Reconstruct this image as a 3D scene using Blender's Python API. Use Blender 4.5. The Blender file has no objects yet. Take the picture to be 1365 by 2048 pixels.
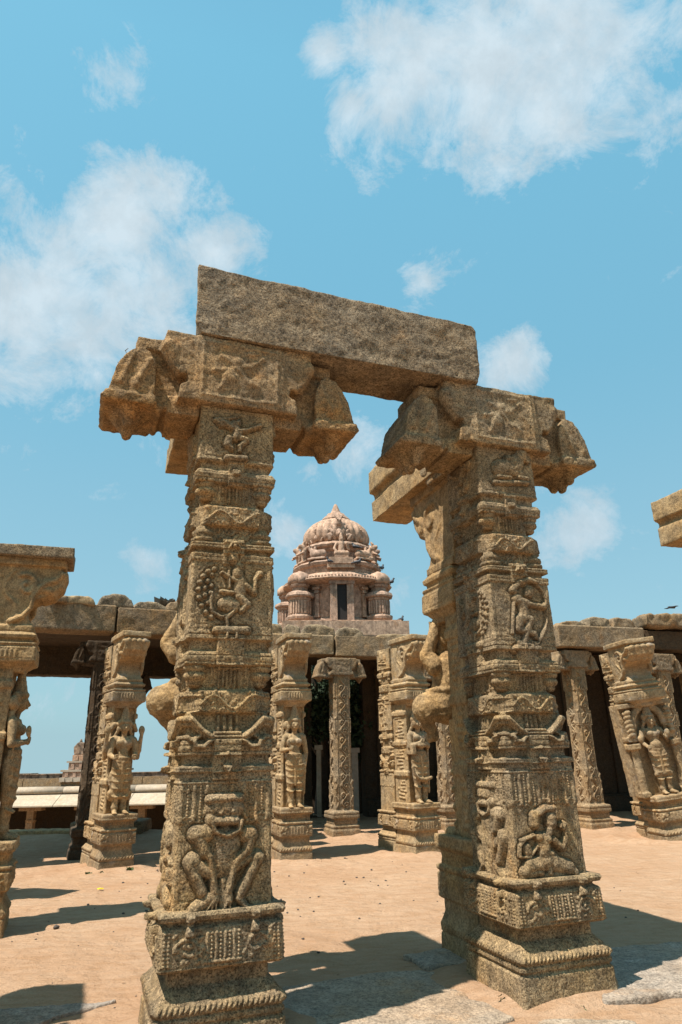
SUN_AZ, SUN_EL = 53.0, 64.5
SKY_TINT = (1.7, 2.4, 1.9)
CLOUD = (6.6, 7.9, 8.7)
HAZE = (3.6, 5.5, 6.7)
import bpy, bmesh, math, random
import numpy as np
from mathutils import Vector, Matrix
R = math.radians
random.seed(7)
scene = bpy.context.scene
COL = scene.collection

# ------------------------------------------------------------------ noise
def _h(ix, iy, iz, s):
    n = (ix.astype(np.int64) * 73856093) ^ (iy.astype(np.int64) * 19349663) ^ (iz.astype(np.int64) * 83492791) ^ (s * 2654435)
    n = (n ^ (n >> 13)) * 1274126177
    n = (n ^ (n >> 16)) & 0xFFFFF
    return n / float(0xFFFFF)
def vnoise(P, f, s=0):
    Q = P * f
    I = np.floor(Q); F = Q - I; F = F * F * (3 - 2 * F); I = I.astype(np.int64)
    x, y, z = I[..., 0], I[..., 1], I[..., 2]; u, v, w = F[..., 0], F[..., 1], F[..., 2]
    def L(a, b, t): return a + (b - a) * t
    a = L(_h(x, y, z, s), _h(x + 1, y, z, s), u); b = L(_h(x, y + 1, z, s), _h(x + 1, y + 1, z, s), u)
    c = L(_h(x, y, z + 1, s), _h(x + 1, y, z + 1, s), u); d = L(_h(x, y + 1, z + 1, s), _h(x + 1, y + 1, z + 1, s), u)
    return L(L(a, b, v), L(c, d, v), w) * 2 - 1
def fbm(P, f, o=3, s=0):
    r = 0; a = 1; t = 0
    for k in range(o):
        r = r + a * vnoise(P, f * 2 ** k, s + k * 17); t += a; a *= .5
    return r / t

# ------------------------------------------------------------------ scene helpers
def tag(o, label=None, cat=None, group=None, kind=None):
    if label: o['label'] = label
    if cat: o['category'] = cat
    if group: o['group'] = group
    if kind: o['kind'] = kind
    return o
def empty(name, loc=(0, 0, 0), rz=0, tilt=(0, 0), **k):
    o = bpy.data.objects.new(name, None); COL.objects.link(o)
    o.empty_display_size = .2
    o.location = loc; o.rotation_euler = (tilt[0], tilt[1], rz)
    tag(o, **k); return o
def link(name, me, mat=None, parent=None, loc=None, rz=None, scale=None, **k):
    o = bpy.data.objects.new(name, me); COL.objects.link(o)
    if mat is not None:
        if len(me.materials) == 0: me.materials.append(None)
        o.material_slots[0].link = 'OBJECT'; o.material_slots[0].material = mat
    if parent: o.parent = parent
    if loc: o.location = loc
    if rz is not None: o.rotation_euler = (0, 0, rz)
    if scale: o.scale = scale
    tag(o, **k); return o
def kids(o): return [c for c in bpy.data.objects if c.parent == o]
def copy_tree(o, parent=None, skip=()):
    c = o.copy(); COL.objects.link(c); c.parent = parent
    for ch in kids(o):
        if ch.name.split('.')[0] in skip: continue
        copy_tree(ch, c, skip)
    return c
def mesh_np(name, V, F, smooth=True):
    me = bpy.data.meshes.new(name)
    V = np.asarray(V, np.float32); F = np.asarray(F, np.int32)
    me.vertices.add(len(V)); me.vertices.foreach_set('co', V.ravel())
    k = F.shape[1]
    me.loops.add(F.size); me.loops.foreach_set('vertex_index', F.ravel())
    me.polygons.add(len(F)); me.polygons.foreach_set('loop_start', np.arange(0, F.size, k, dtype=np.int32))
    try: me.polygons.foreach_set('loop_total', np.full(len(F), k, np.int32))
    except Exception: pass
    me.update(calc_edges=True); me.validate()
    if smooth: me.polygons.foreach_set('use_smooth', np.ones(len(me.polygons), bool))
    return me
def bm_mesh(name, bm, smooth=False):
    me = bpy.data.meshes.new(name); bm.normal_update(); bm.to_mesh(me); bm.free()
    if smooth: me.polygons.foreach_set('use_smooth', np.ones(len(me.polygons), bool))
    return me
def co(me):
    a = np.empty(len(me.vertices) * 3, np.float32); me.vertices.foreach_get('co', a); return a.reshape(-1, 3).astype(np.float64)
def setco(me, a): me.vertices.foreach_set('co', np.asarray(a, np.float32).ravel()); me.update()
def nrm(me):
    a = np.empty(len(me.vertices) * 3, np.float32); me.vertices.foreach_get('normal', a); return a.reshape(-1, 3).astype(np.float64)
def roughen(me, layers, s=0):
    P = co(me); N = nrm(me); d = 0
    for f, a, o in layers: d = d + a * fbm(P, f, o, s)
    setco(me, P + N * d[:, None] if not np.isscalar(d) else P); return me

# ------------------------------------------------------------------ bmesh pieces
def b_box(bm, x0, x1, y0, y1, z0, z1, M=None):
    v = [bm.verts.new((x, y, z)) for z in (z0, z1) for y in (y0, y1) for x in (x0, x1)]
    for f in ((0, 2, 3, 1), (4, 5, 7, 6), (0, 1, 5, 4), (2, 6, 7, 3), (0, 4, 6, 2), (1, 3, 7, 5)): bm.faces.new([v[i] for i in f])
    if M is not None:
        for q in v: q.co = M @ q.co
    return v
def b_cap(bm, p, q, r0, r1=None, seg=14, sq=(1, 1, 1)):
    """tapered round-ended limb from p to q"""
    r1 = r0 if r1 is None else r1
    p = Vector(p); q = Vector(q); d = q - p; L = d.length
    if L < 1e-5:
        res = bmesh.ops.create_icosphere(bm, subdivisions=3, radius=1)
        for v in res['verts']: v.co = Vector((v.co.x * r0 * sq[0], v.co.y * r0 * sq[1], v.co.z * r0 * sq[2])) + p
        return
    d.normalize(); a = d.orthogonal().normalized(); b = d.cross(a)
    rows = []
    for k in range(5): t = R(-90 + k * 90 / 4); rows.append((r0 * math.sin(t), r0 * math.cos(t)))
    for k in range(5): t = R(k * 90 / 4); rows.append((L + r1 * math.sin(t), r1 * math.cos(t)))
    rings = []
    for h, r in rows:
        if r < 1e-6: rings.append([bm.verts.new(p + d * h)]); continue
        rings.append([bm.verts.new(p + d * h + (a * math.cos(2 * math.pi * j / seg) + b * math.sin(2 * math.pi * j / seg)) * r) for j in range(seg)])
    for i in range(len(rings) - 1):
        A, B = rings[i], rings[i + 1]
        for j in range(seg):
            k = (j + 1) % seg
            if len(A) == 1: bm.faces.new((A[0], B[k], B[j]))
            elif len(B) == 1: bm.faces.new((A[j], A[k], B[0]))
            else: bm.faces.new((A[j], A[k], B[k], B[j]))
def b_prism(bm, pts, a0, a1, axis='y', M=None):
    """closed outline pts (h, z) extruded along axis from a0 to a1"""
    def P(h, z, a): return (h, a, z) if axis == 'y' else (a, h, z)
    n = len(pts); A = [bm.verts.new(P(h, z, a0)) for h, z in pts]; B = [bm.verts.new(P(h, z, a1)) for h, z in pts]
    fs = [bm.faces.new(A), bm.faces.new(B[::-1])]
    for i in range(n):
        j = (i + 1) % n; fs.append(bm.faces.new((A[j], A[i], B[i], B[j])))
    bmesh.ops.recalc_face_normals(bm, faces=fs)
    if M is not None:
        for q in A + B: q.co = M @ q.co
def b_lathe(bm, prof, seg=20, c=(0, 0), ribs=0, amp=0, ph=0):
    rings = []
    for r, z in prof:
        ring = []
        for j in range(seg):
            t = 2 * math.pi * (j + ph) / seg
            rr = r * (1 + amp * abs(math.sin(ribs * t / 2))) if ribs else r
            ring.append(bm.verts.new((c[0] + rr * math.cos(t), c[1] + rr * math.sin(t), z)))
        rings.append(ring)
    for i in range(len(rings) - 1):
        for j in range(seg):
            k = (j + 1) % seg; bm.faces.new((rings[i][j], rings[i][k], rings[i + 1][k], rings[i + 1][j]))
    bm.faces.new(rings[0][::-1]); bm.faces.new(rings[-1])
def sculpt(name, bm, voxel=.01, smooth=2, rough=((14, .006, 3),), s=0):
    """fuse overlapping solids into one continuous skin (voxel remesh), then weather it"""
    me = bpy.data.meshes.new('t'); bm.normal_update(); bm.to_mesh(me); bm.free()
    o = bpy.data.objects.new('t', me); COL.objects.link(o)
    m = o.modifiers.new('r', 'REMESH'); m.mode = 'VOXEL'; m.voxel_size = voxel; m.use_smooth_shade = True
    if smooth:
        m = o.modifiers.new('s', 'SMOOTH'); m.factor = .5; m.iterations = smooth
    dg = bpy.context.evaluated_depsgraph_get(); dg.update()
    out = bpy.data.meshes.new_from_object(o.evaluated_get(dg)); out.name = name
    bpy.data.objects.remove(o); bpy.data.meshes.remove(me)
    if rough: roughen(out, rough, s)
    out.polygons.foreach_set('use_smooth', np.ones(len(out.polygons), bool))
    return out

# ------------------------------------------------------------------ materials
def nodes_of(name):
    m = bpy.data.materials.new(name); m.use_nodes = True
    nt = m.node_tree; nt.nodes.clear(); return m, nt
def N(nt, t, **k):
    n = nt.nodes.new(t)
    for a, b in k.items():
        if a.startswith('i_'): n.inputs[int(a[2:])].default_value = b
        else: setattr(n, a, b)
    return n
def ramp(nt, src, pts):
    r = nt.nodes.new('ShaderNodeValToRGB'); e = r.color_ramp.elements
    while len(e) > 1: e.remove(e[-1])
    e[0].position = pts[0][0]; e[0].color = (*pts[0][1], 1) if len(pts[0]) == 2 and not np.isscalar(pts[0][1]) else (pts[0][1],) * 3 + (1,)
    for p, c in pts[1:]:
        q = e.new(p); q.color = (*c, 1) if not np.isscalar(c) else (c, c, c, 1)
    nt.links.new(src, r.inputs[0]); return r.outputs[0]
def noise(nt, vec, scale, detail=4, rough=.6, dist=0):
    n = N(nt, 'ShaderNodeTexNoise'); n.inputs['Scale'].default_value = scale; n.inputs['Detail'].default_value = detail
    n.inputs['Roughness'].default_value = rough; n.inputs['Distortion'].default_value = dist
    nt.links.new(vec, n.inputs['Vector']); return n.outputs[0]
def mix(nt, fac, a, b, mode='MIX'):
    m = nt.nodes.new('ShaderNodeMixRGB'); m.blend_type = mode
    for s, v in ((m.inputs[0], fac), (m.inputs[1], a), (m.inputs[2], b)):
        if isinstance(v, bpy.types.NodeSocket): nt.links.new(v, s)
        elif np.isscalar(v): s.default_value = v
        else: s.default_value = (*v, 1)
    return m.outputs[0]
def granite(name, grey, warm, dark=(.05, .042, .034), warmth=.5, lichen=.35, speck=1.0, bump=.6, scale=1.0, grain=95, pale=0.0, ochre=.45):
    m, nt = nodes_of(name)
    tc = N(nt, 'ShaderNodeTexCoord'); oi = N(nt, 'ShaderNodeObjectInfo')
    add = N(nt, 'ShaderNodeVectorMath', operation='ADD'); nt.links.new(tc.outputs['Object'], add.inputs[0])
    nt.links.new(tc.outputs['Object'], add.inputs[0]); add.inputs[1].default_value = (random.random() * 9, random.random() * 9, random.random() * 9)
    v = add.outputs[0]
    big = noise(nt, v, 1.7 * scale, 5, .65, .4)
    f1 = ramp(nt, big, [(.5 - .22 + .2 * (.5 - warmth), 0.0), (.5 + .16 + .2 * (.5 - warmth), 1.0)])
    c = mix(nt, f1, grey, warm)
    mid = noise(nt, v, 7 * scale, 6, .7, .3)
    f2 = ramp(nt, mid, [(.40, 1.0), (.62, 0.0)])
    c = mix(nt, mix(nt, 1, f2, (lichen,) * 3, 'MULTIPLY'), c, dark)
    lo = noise(nt, v, 3.3 * scale, 5, .7)
    f5 = ramp(nt, lo, [(.56, 0.0), (.72, 1.0)])
    c = mix(nt, mix(nt, 1, f5, (ochre,) * 3, 'MULTIPLY'), c, (warm[0] * 1.15, warm[1] * .86, warm[2] * .55))
    # rain streaks running down the stone
    mp = N(nt, 'ShaderNodeMapping'); mp.inputs['Scale'].default_value = (7 * scale, 7 * scale, .7 * scale); nt.links.new(v, mp.inputs[0])
    st = noise(nt, mp.outputs[0], 1.0, 5, .7, .2); c = mix(nt, ramp(nt, st, [(.53, 0.0), (.66, .62 * lichen)]), c, dark)
    lt = noise(nt, v, 2.6 * scale, 6, .75); c = mix(nt, ramp(nt, lt, [(.57, 0.0), (.68, .30)]), c, tuple(min(1, x * 1.35) for x in grey))
    g = noise(nt, v, grain, 3, .75)
    f3 = ramp(nt, g, [(.36, 1 - .62 * speck), (.5, .95), (.64, 1 + .30 * speck)])
    c = mix(nt, 1.0, c, f3, 'MULTIPLY')
    g2 = noise(nt, v, grain * .37, 4, .7)
    f4 = ramp(nt, g2, [(.33, 1 - .4 * speck), (.52, 1.0), (.7, 1.12)])
    c = mix(nt, 1.0, c, f4, 'MULTIPLY')
    if pale:
        hi = noise(nt, v, 5, 5, .7); f6 = ramp(nt, hi, [(.58, 0.0), (.70, pale)]); c = mix(nt, f6, c, (.42, .40, .38))
    c = mix(nt, 1.0, c, ramp(nt, oi.outputs['Random'], [(0., (.86, .86, .88)), (.5, (1., 1., 1.)), (1., (1.10, 1.06, .98))]), 'MULTIPLY')
    bs = N(nt, 'ShaderNodeBsdfPrincipled'); bs.inputs['Roughness'].default_value = .93; bs.inputs['Specular IOR Level'].default_value = .18
    nt.links.new(c, bs.inputs['Base Color'])
    def bmp(h, st, d, prev=None):
        b = N(nt, 'ShaderNodeBump'); b.inputs['Strength'].default_value = st; b.inputs['Distance'].default_value = d
        nt.links.new(h, b.inputs['Height'])
        if prev: nt.links.new(prev, b.inputs['Normal'])
        return b.outputs[0]
    n1 = bmp(g2, bump, .02); n2 = bmp(g, bump, .008, n1)
    nt.links.new(n2, bs.inputs['Normal'])
    out = N(nt, 'ShaderNodeOutputMaterial'); nt.links.new(bs.outputs[0], out.inputs[0])
    return m
def flat(name, colr, rough=.8, var=.25, sc=20):
    m, nt = nodes_of(name); tc = N(nt, 'ShaderNodeTexCoord')
    g = noise(nt, tc.outputs['Object'], sc, 4, .7); f = ramp(nt, g, [(.3, 1 - var), (.7, 1 + var)])
    c = mix(nt, 1, colr, f, 'MULTIPLY')
    bs = N(nt, 'ShaderNodeBsdfPrincipled'); bs.inputs['Roughness'].default_value = rough; nt.links.new(c, bs.inputs['Base Color'])
    out = N(nt, 'ShaderNodeOutputMaterial'); nt.links.new(bs.outputs[0], out.inputs[0]); return m

MG = granite('granite_grey', (.41, .31, .20), (.42, .28, .135), warmth=.45, lichen=.5, speck=1.2, bump=1.0)
MC = granite('granite_ochre', (.34, .255, .165), (.38, .22, .09), warmth=.55, lichen=.45, speck=1.1, bump=.9)
MB_ = granite('granite_beam', (.35, .275, .19), (.35, .245, .14), warmth=.45, lichen=.5, speck=1.15, bump=1.0, grain=75)
MT = granite('granite_tan', (.40, .30, .185), (.40, .255, .12), ochre=.3, warmth=.45, lichen=.42, speck=.6, bump=.5, grain=60, pale=.3)
MW = granite('granite_warm', (.41, .30, .175), (.41, .255, .11), ochre=.3, warmth=.5, lichen=.45, speck=.7, bump=.6, grain=70)
MH = granite('granite_hall', (.31, .235, .155), (.33, .205, .095), warmth=.4, lichen=.35, speck=.8, bump=.7, grain=45)
MD = granite('granite_painted_shade', (.07, .052, .034), (.075, .046, .024), warmth=.5, lichen=.4, speck=.6, bump=.5, grain=30)  # hall granite again, with the interior's shade put into its colour
MP = granite('stucco_pink', (.53, .36, .265), (.51, .33, .23), dark=(.07, .045, .032), warmth=.4, lichen=.55, speck=.35, bump=.25, grain=20)
MS = granite('stone_slab', (.39, .33, .27), (.38, .275, .19), warmth=.45, lichen=.3, speck=.7, bump=1.0, grain=60)
MWALL = granite('weathered_plaster', (.34, .27, .21), (.30, .20, .14), dark=(.03, .027, .024), warmth=.4, lichen=.95, speck=.4, bump=.3, grain=8, scale=.4)
MAWN = granite('pale_plaster', (.40, .34, .27), (.38, .30, .22), warmth=.4, lichen=.15, speck=.2, bump=.2, grain=10)
RELIEF={
 'flying_dancer':[(-.166,3.952,-.006,3.984,.013,.022),(-.166,3.949,-.122,3.908,.019,.022),(-.118,3.935,-.032,3.901,.025,.028),(-.085,3.933,-.085,3.933,.03,.024),(-.033,3.932,.003,3.859,.031,.028),(.0,3.95,.0,3.943,.024,.026),(-.012,3.867,.055,3.89,.02,.03),(.055,3.89,.161,3.94,.016,.03),(.161,3.94,.17,3.952,.02,.026),(-.002,3.853,-.01,3.825,.034,.03),(-.067,3.807,-.074,3.759,.03,.03),(-.074,3.759,-.04,3.728,.02,.026),(.028,3.821,.067,3.81,.024,.03),(.067,3.81,.016,3.756,.02,.026),(.016,3.756,.022,3.716,.014,.026),(-.07,3.653,.061,3.66,.025,.03)],
 'peacock_rider':[(-.023,2.569,-.023,2.569,.053,.022),(.012,2.562,-.058,2.567,.042,.024),(-.138,2.641,-.148,2.571,.012,.018),(-.148,2.571,-.133,2.511,.013,.018),(-.133,2.511,-.071,2.479,.013,.018),(-.071,2.479,-.004,2.509,.01,.018),(.013,2.527,-.037,2.472,.014,.022),(-.037,2.472,-.027,2.43,.012,.022),(.031,2.795,.032,2.777,.036,.034),(.039,2.832,.039,2.832,.032,.03),(-.001,2.948,-.003,2.883,.031,.024),(.051,2.733,.049,2.661,.043,.03),(-.031,2.799,-.023,2.683,.01,.028),(.024,2.731,-.039,2.763,.016,.028),(-.039,2.763,-.075,2.787,.014,.028),(.087,2.708,.151,2.658,.022,.028),(.151,2.658,.153,2.748,.016,.028),(.153,2.748,.184,2.796,.016,.028),(.184,2.796,.193,2.796,.022,.028),(.045,2.625,.1,2.575,.029,.03),(.1,2.575,.066,2.529,.019,.028),(-.078,2.654,-.004,2.649,.016,.028),(-.102,2.391,.109,2.397,.027,.03),(-.129,2.811,-.129,2.811,.018,.018),(-.171,2.791,-.171,2.791,.018,.018),(-.203,2.755,-.203,2.755,.018,.018),(-.224,2.711,-.224,2.711,.017,.018),(-.231,2.661,-.231,2.661,.017,.018),(-.224,2.603,-.224,2.603,.018,.018),(-.207,2.555,-.207,2.555,.016,.018),(-.177,2.507,-.177,2.507,.017,.018),(-.138,2.476,-.138,2.476,.017,.018),(-.146,2.767,-.146,2.767,.017,.018),(-.173,2.723,-.173,2.723,.018,.018),(-.189,2.672,-.189,2.672,.016,.018),(-.187,2.622,-.187,2.622,.018,.018),(-.166,2.573,-.166,2.573,.017,.018),(-.141,2.534,-.141,2.534,.017,.018),(-.148,2.691,-.148,2.691,.018,.018),(-.15,2.641,-.15,2.641,.016,.018)],
 'squatting_beast':[(-.102,1.347,.087,1.351,.027,.05),(-.06,1.297,.055,1.295,.056,.044),(-.033,1.271,-.033,1.271,.02,.056),(.039,1.276,.039,1.276,.019,.056),(-.065,1.226,.058,1.224,.029,.058),(-.089,1.224,-.062,1.167,.016,.052),(-.062,1.167,.011,1.141,.016,.052),(.011,1.141,.08,1.167,.019,.052),(.08,1.167,.097,1.218,.018,.052),(-.089,1.238,-.087,1.227,.032,.05),(-.173,1.155,-.118,1.155,.049,.05),(-.157,1.139,-.121,1.058,.038,.048),(-.121,1.058,-.088,1.027,.028,.046),(-.088,1.027,-.053,.842,.026,.046),(-.052,.835,-.047,.807,.03,.042),(-.055,.807,-.106,.743,.01,.04),(-.051,.807,-.075,.737,.009,.04),(-.043,.803,-.044,.737,.009,.04),(.134,1.138,.159,1.137,.046,.048),(.159,1.13,.141,1.057,.032,.046),(.141,1.057,.065,.989,.027,.046),(.065,.989,.03,.842,.024,.044),(.031,.821,.032,.793,.027,.04),(.028,.794,.01,.754,.01,.038),(.036,.793,.042,.744,.01,.038),(-.003,1.094,.0,1.008,.096,.032),(-.189,1.009,-.186,1.012,.049,.05),(-.093,.95,-.181,1.001,.039,.042),(-.2,.992,-.127,.847,.034,.046),(-.086,.81,-.172,.752,.034,.042),(.204,1.009,.2,1.009,.042,.048),(.196,.995,.103,.823,.031,.046),(.179,1.025,.074,.967,.027,.036),(.087,.803,.149,.739,.021,.04),(-.003,.894,.002,.754,.025,.026)],
 'seated_bull':[(-.065,3.879,.034,3.892,.07,.03),(-.08,3.864,-.08,3.864,.067,.028),(.022,3.967,.022,3.967,.038,.03),(.112,3.961,.091,3.905,.064,.032),(.154,4.012,.163,4.027,.058,.036),(.201,3.992,.212,3.963,.02,.03),(-.102,3.92,-.127,3.878,.013,.024),(-.103,3.788,.021,3.79,.019,.028),(.107,3.806,.191,3.8,.022,.028),(.058,3.862,.126,3.844,.046,.024),(-.136,3.733,.193,3.764,.022,.022)],
 'archer':[(.138,2.885,.208,2.807,.011,.02),(.208,2.807,.225,2.693,.011,.02),(.225,2.693,.206,2.556,.012,.02),(.206,2.556,.176,2.488,.011,.02),(.184,2.499,.095,2.375,.016,.02),(.075,2.811,.064,2.782,.04,.034),(-.084,2.802,-.011,2.864,.025,.026),(-.011,2.864,.086,2.899,.022,.026),(.086,2.899,.157,2.874,.021,.026),(-.046,2.736,-.04,2.736,.038,.03),(-.041,2.725,.041,2.701,.036,.03),(.041,2.701,.19,2.68,.023,.03),(.198,2.686,.206,2.698,.022,.028),(-.006,2.693,.009,2.604,.041,.03),(-.013,2.586,.019,2.582,.045,.032),(-.048,2.568,-.057,2.496,.036,.03),(-.058,2.49,.074,2.462,.026,.028),(.074,2.462,.09,2.43,.02,.024),(.057,2.572,.012,2.482,.035,.03),(.012,2.482,-.019,2.388,.024,.028),(-.06,2.372,.018,2.375,.019,.026),(-.077,2.7,-.119,2.455,.01,.016),(-.059,2.792,-.078,2.797,.022,.024),(-.102,2.336,.103,2.338,.031,.028)],
 'seated_lady':[(-.09,1.154,-.019,1.191,.027,.034),(-.019,1.191,.065,1.19,.024,.034),(.065,1.19,.078,1.136,.022,.034),(-.105,1.144,-.107,1.096,.038,.034),(.027,1.122,.023,1.095,.045,.044),(.004,1.059,-.007,1.028,.025,.036),(-.086,1.006,-.086,1.006,.031,.042),(-.022,.992,-.022,.992,.031,.046),(-.054,.988,-.054,.895,.048,.038),(.028,.984,.089,.933,.027,.038),(.088,.928,.132,.989,.024,.038),(.132,.989,.135,1.052,.019,.036),(.122,1.058,.14,1.084,.02,.036),(.095,1.065,.103,1.086,.011,.036),(-.201,1.002,-.251,.958,.01,.022),(-.251,.958,-.259,.892,.011,.022),(-.259,.892,-.183,.884,.01,.022),(-.183,.884,-.107,.95,.011,.022),(-.235,.993,-.124,1.022,.011,.022),(-.08,.902,.001,.897,.028,.034),(-.051,.864,.016,.86,.046,.036),(-.04,.848,-.19,.827,.048,.042),(-.19,.827,-.234,.794,.036,.04),(-.236,.783,-.103,.785,.026,.032),(.012,.834,.131,.8,.05,.042),(.131,.8,.174,.769,.032,.038),(-.026,.852,-.037,.776,.024,.034),(-.251,.764,.194,.76,.015,.02),(-.195,.945,-.191,.924,.034,.026)],
}
# ------------------------------------------------------------------ carved faces as height fields
class Canvas:
    def __init__(s, U=.45, z0=0., z1=4.2, res=.004):
        s.U, s.z0, s.res = U, z0, res
        s.nu = int(2 * U / res) + 1; s.nz = int((z1 - z0) / res) + 1
        s.H = np.zeros((s.nz, s.nu)); s.K = np.zeros((s.nz, s.nu), np.int8)
        s.u = -U + np.arange(s.nu) * res; s.z = z0 + np.arange(s.nz) * res
    def win(s, u0, u1, z0, z1):
        i0 = max(0, int((u0 + s.U) / s.res)); i1 = min(s.nu, int((u1 + s.U) / s.res) + 2)
        j0 = max(0, int((z0 - s.z0) / s.res)); j1 = min(s.nz, int((z1 - s.z0) / s.res) + 2)
        return slice(j0, j1), slice(i0, i1)
    def cap(s, u1, z1, u2, z2, r, h, k=0, base=0., e=.5):
        J, I = s.win(min(u1, u2) - r, max(u1, u2) + r, min(z1, z2) - r, max(z1, z2) + r)
        uu, zz = np.meshgrid(s.u[I], s.z[J])
        if uu.size == 0: return
        du, dz = u2 - u1, z2 - z1; L = du * du + dz * dz
        t = np.clip(((uu - u1) * du + (zz - z1) * dz) / L, 0, 1) if L > 1e-9 else 0
        d = np.hypot(uu - u1 - t * du, zz - z1 - t * dz) / r
        v = base + h * np.clip(1 - d * d, 0, 1) ** e; m = d < 1
        H = s.H[J, I]; up = m & (v > H); H[up] = v[up]
        if k: s.K[J, I][m] = k
    def box(s, u0, u1, z0, z1, h, b=.008, add=False, k=0):
        J, I = s.win(u0, u1, z0, z1); uu, zz = np.meshgrid(s.u[I], s.z[J])
        if uu.size == 0: return
        d = np.minimum(np.minimum(uu - u0, u1 - uu), np.minimum(zz - z0, z1 - zz)); v = h * np.clip(d / b, 0, 1); m = d > 0
        H = s.H[J, I]
        if h < 0 or add: H[m] += v[m]
        else: up = m & (v > H); H[up] = v[up]
        if k: s.K[J, I][m] = k
    def line(s, pts, r, h, base=0., k=0):
        for a, b in zip(pts[:-1], pts[1:]): s.cap(*a, *b, r, h, k, base)
    def groove(s, u0, u1, z0, z1, w=.006, d=.005):
        if u0 == u1: s.box(u0 - w / 2, u0 + w / 2, z0, z1, -d, .002)
        else: s.box(u0, u1, z0 - w / 2, z0 + w / 2, -d, .002)
    def frame(s, u0, u1, z0, z1):
        for a in ((u0, u0, z0, z1), (u1, u1, z0, z1)): s.groove(*a)
        s.groove(u0, u1, z0, z0); s.groove(u0, u1, z1, z1)
    def beads(s, u1, z1, u2, z2, step, r, h, base=0.):
        n = max(1, int(math.hypot(u2 - u1, z2 - z1) / step))
        for i in range(n + 1):
            t = i / n; s.cap(u1 + (u2 - u1) * t, z1 + (z2 - z1) * t, u1 + (u2 - u1) * t, z1 + (z2 - z1) * t, r, h, 0, base)
    def sample(s, z, U):
        j = np.clip((z - s.z0) / s.res, 0, s.nz - 1.001); i = np.clip((U + s.U) / s.res, 0, s.nu - 1.001)
        j0 = j.astype(int); i0 = i.astype(int); a = j - j0; b = i - i0; H = s.H
        v = (H[j0, i0] * (1 - a) + H[j0 + 1, i0] * a) * (1 - b) + (H[j0, i0 + 1] * (1 - a) + H[j0 + 1, i0 + 1] * a) * b
        return v, s.K[(j + .5).astype(int), (i + .5).astype(int)]
def prof(pts, z):
    zs = [p[0] for p in pts]; return np.interp(z, zs, [p[1] for p in pts])
def wrap(zs, W, C, cans, nu=(110, 60, 40, 90), aspect=1.0, ysh=None, rough=((110, .0016, 2), (45, .0022, 2), (14, .0055, 3)), seed=0, cz=5):
    """skin of a four-sided carved stone: rows zs, half width W(z), chamfer C(z), one height field per face.
       returns V, quads, region id per quad"""
    zs = np.asarray(zs); nz = len(zs); w = prof(W, zs); c = np.maximum(prof(C, zs), .012)
    wy = w * aspect if np.isscalar(aspect) else w + prof(aspect, zs)
    rows = []; ids = []
    dirs = [((1, 0), (0, -1), w, wy), ((0, 1), (1, 0), wy, w), ((-1, 0), (0, 1), w, wy), ((0, -1), (-1, 0), wy, w)]
    for f, (t, n, wt, wn) in enumerate(dirs):
        U = np.linspace(-1, 1, nu[f])[None, :] * (wt - c)[:, None]
        Z = np.repeat(zs[:, None], nu[f], 1)
        h, k = cans[f].sample(Z, U) if cans[f] is not None else (np.zeros_like(U), np.zeros(U.shape, int))
        P = np.stack([t[0] * U + n[0] * (wn[:, None] + h), t[1] * U + n[1] * (wn[:, None] + h), Z], -1)
        rows.append(P); ids.append(k + 10 * (k > 0) * f)
    allr = []; alli = []
    for f in range(4):
        P = rows[f]; Q = rows[(f + 1) % 4]; a = P[:, -1]; b = Q[:, 0]
        T = np.linspace(0, 1, cz + 1)[1:-1]
        t0 = np.array([dirs[f][0][0], dirs[f][0][1], 0.]); n0 = np.array([dirs[f][1][0], dirs[f][1][1], 0.])
        allr += [P, np.stack([a * (1 - q) + b * q for q in T], 1)]
        alli += [ids[f], np.zeros((nz, cz - 1), int)]
    V = np.concatenate(allr, 1); K = np.concatenate(alli, 1); n = V.shape[1]
    flatV = V.reshape(-1, 3)
    cx = flatV.copy(); cx[:, 2] = 0; ln = np.linalg.norm(cx, axis=1, keepdims=True); cx /= np.maximum(ln, 1e-6)
    d = sum(a * fbm(flatV, fr, o, seed) for fr, a, o in rough) if rough else 0
    flatV = flatV + cx * (d[:, None] if rough else 0)
    flatV[:, 2] += .3 * (d if rough else 0)
    i = np.arange(nz - 1)[:, None] * n; j = np.arange(n)[None, :]; j2 = (j + 1) % n
    F = np.stack([i + j, i + j2, i + n + j2, i + n + j], -1).reshape(-1, 4)
    K4 = np.maximum(K[:-1], K[1:]); K4 = np.maximum(K4, np.roll(K4, -1, 1)).reshape(-1)
    cap = []
    for r, sgn in ((0, -1), (nz - 1, 1)):
        base = len(flatV); ring = flatV[r * n:(r + 1) * n]
        flatV = np.vstack([flatV, ring.mean(0, keepdims=True)])
        q = np.stack([r * n + np.arange(n), r * n + (np.arange(n) + 1) % n, np.full(n, base), np.full(n, base)], 1)
        cap.append(q if sgn > 0 else q[:, [1, 0, 2, 3]])
    return flatV, F, K4, cap
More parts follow.
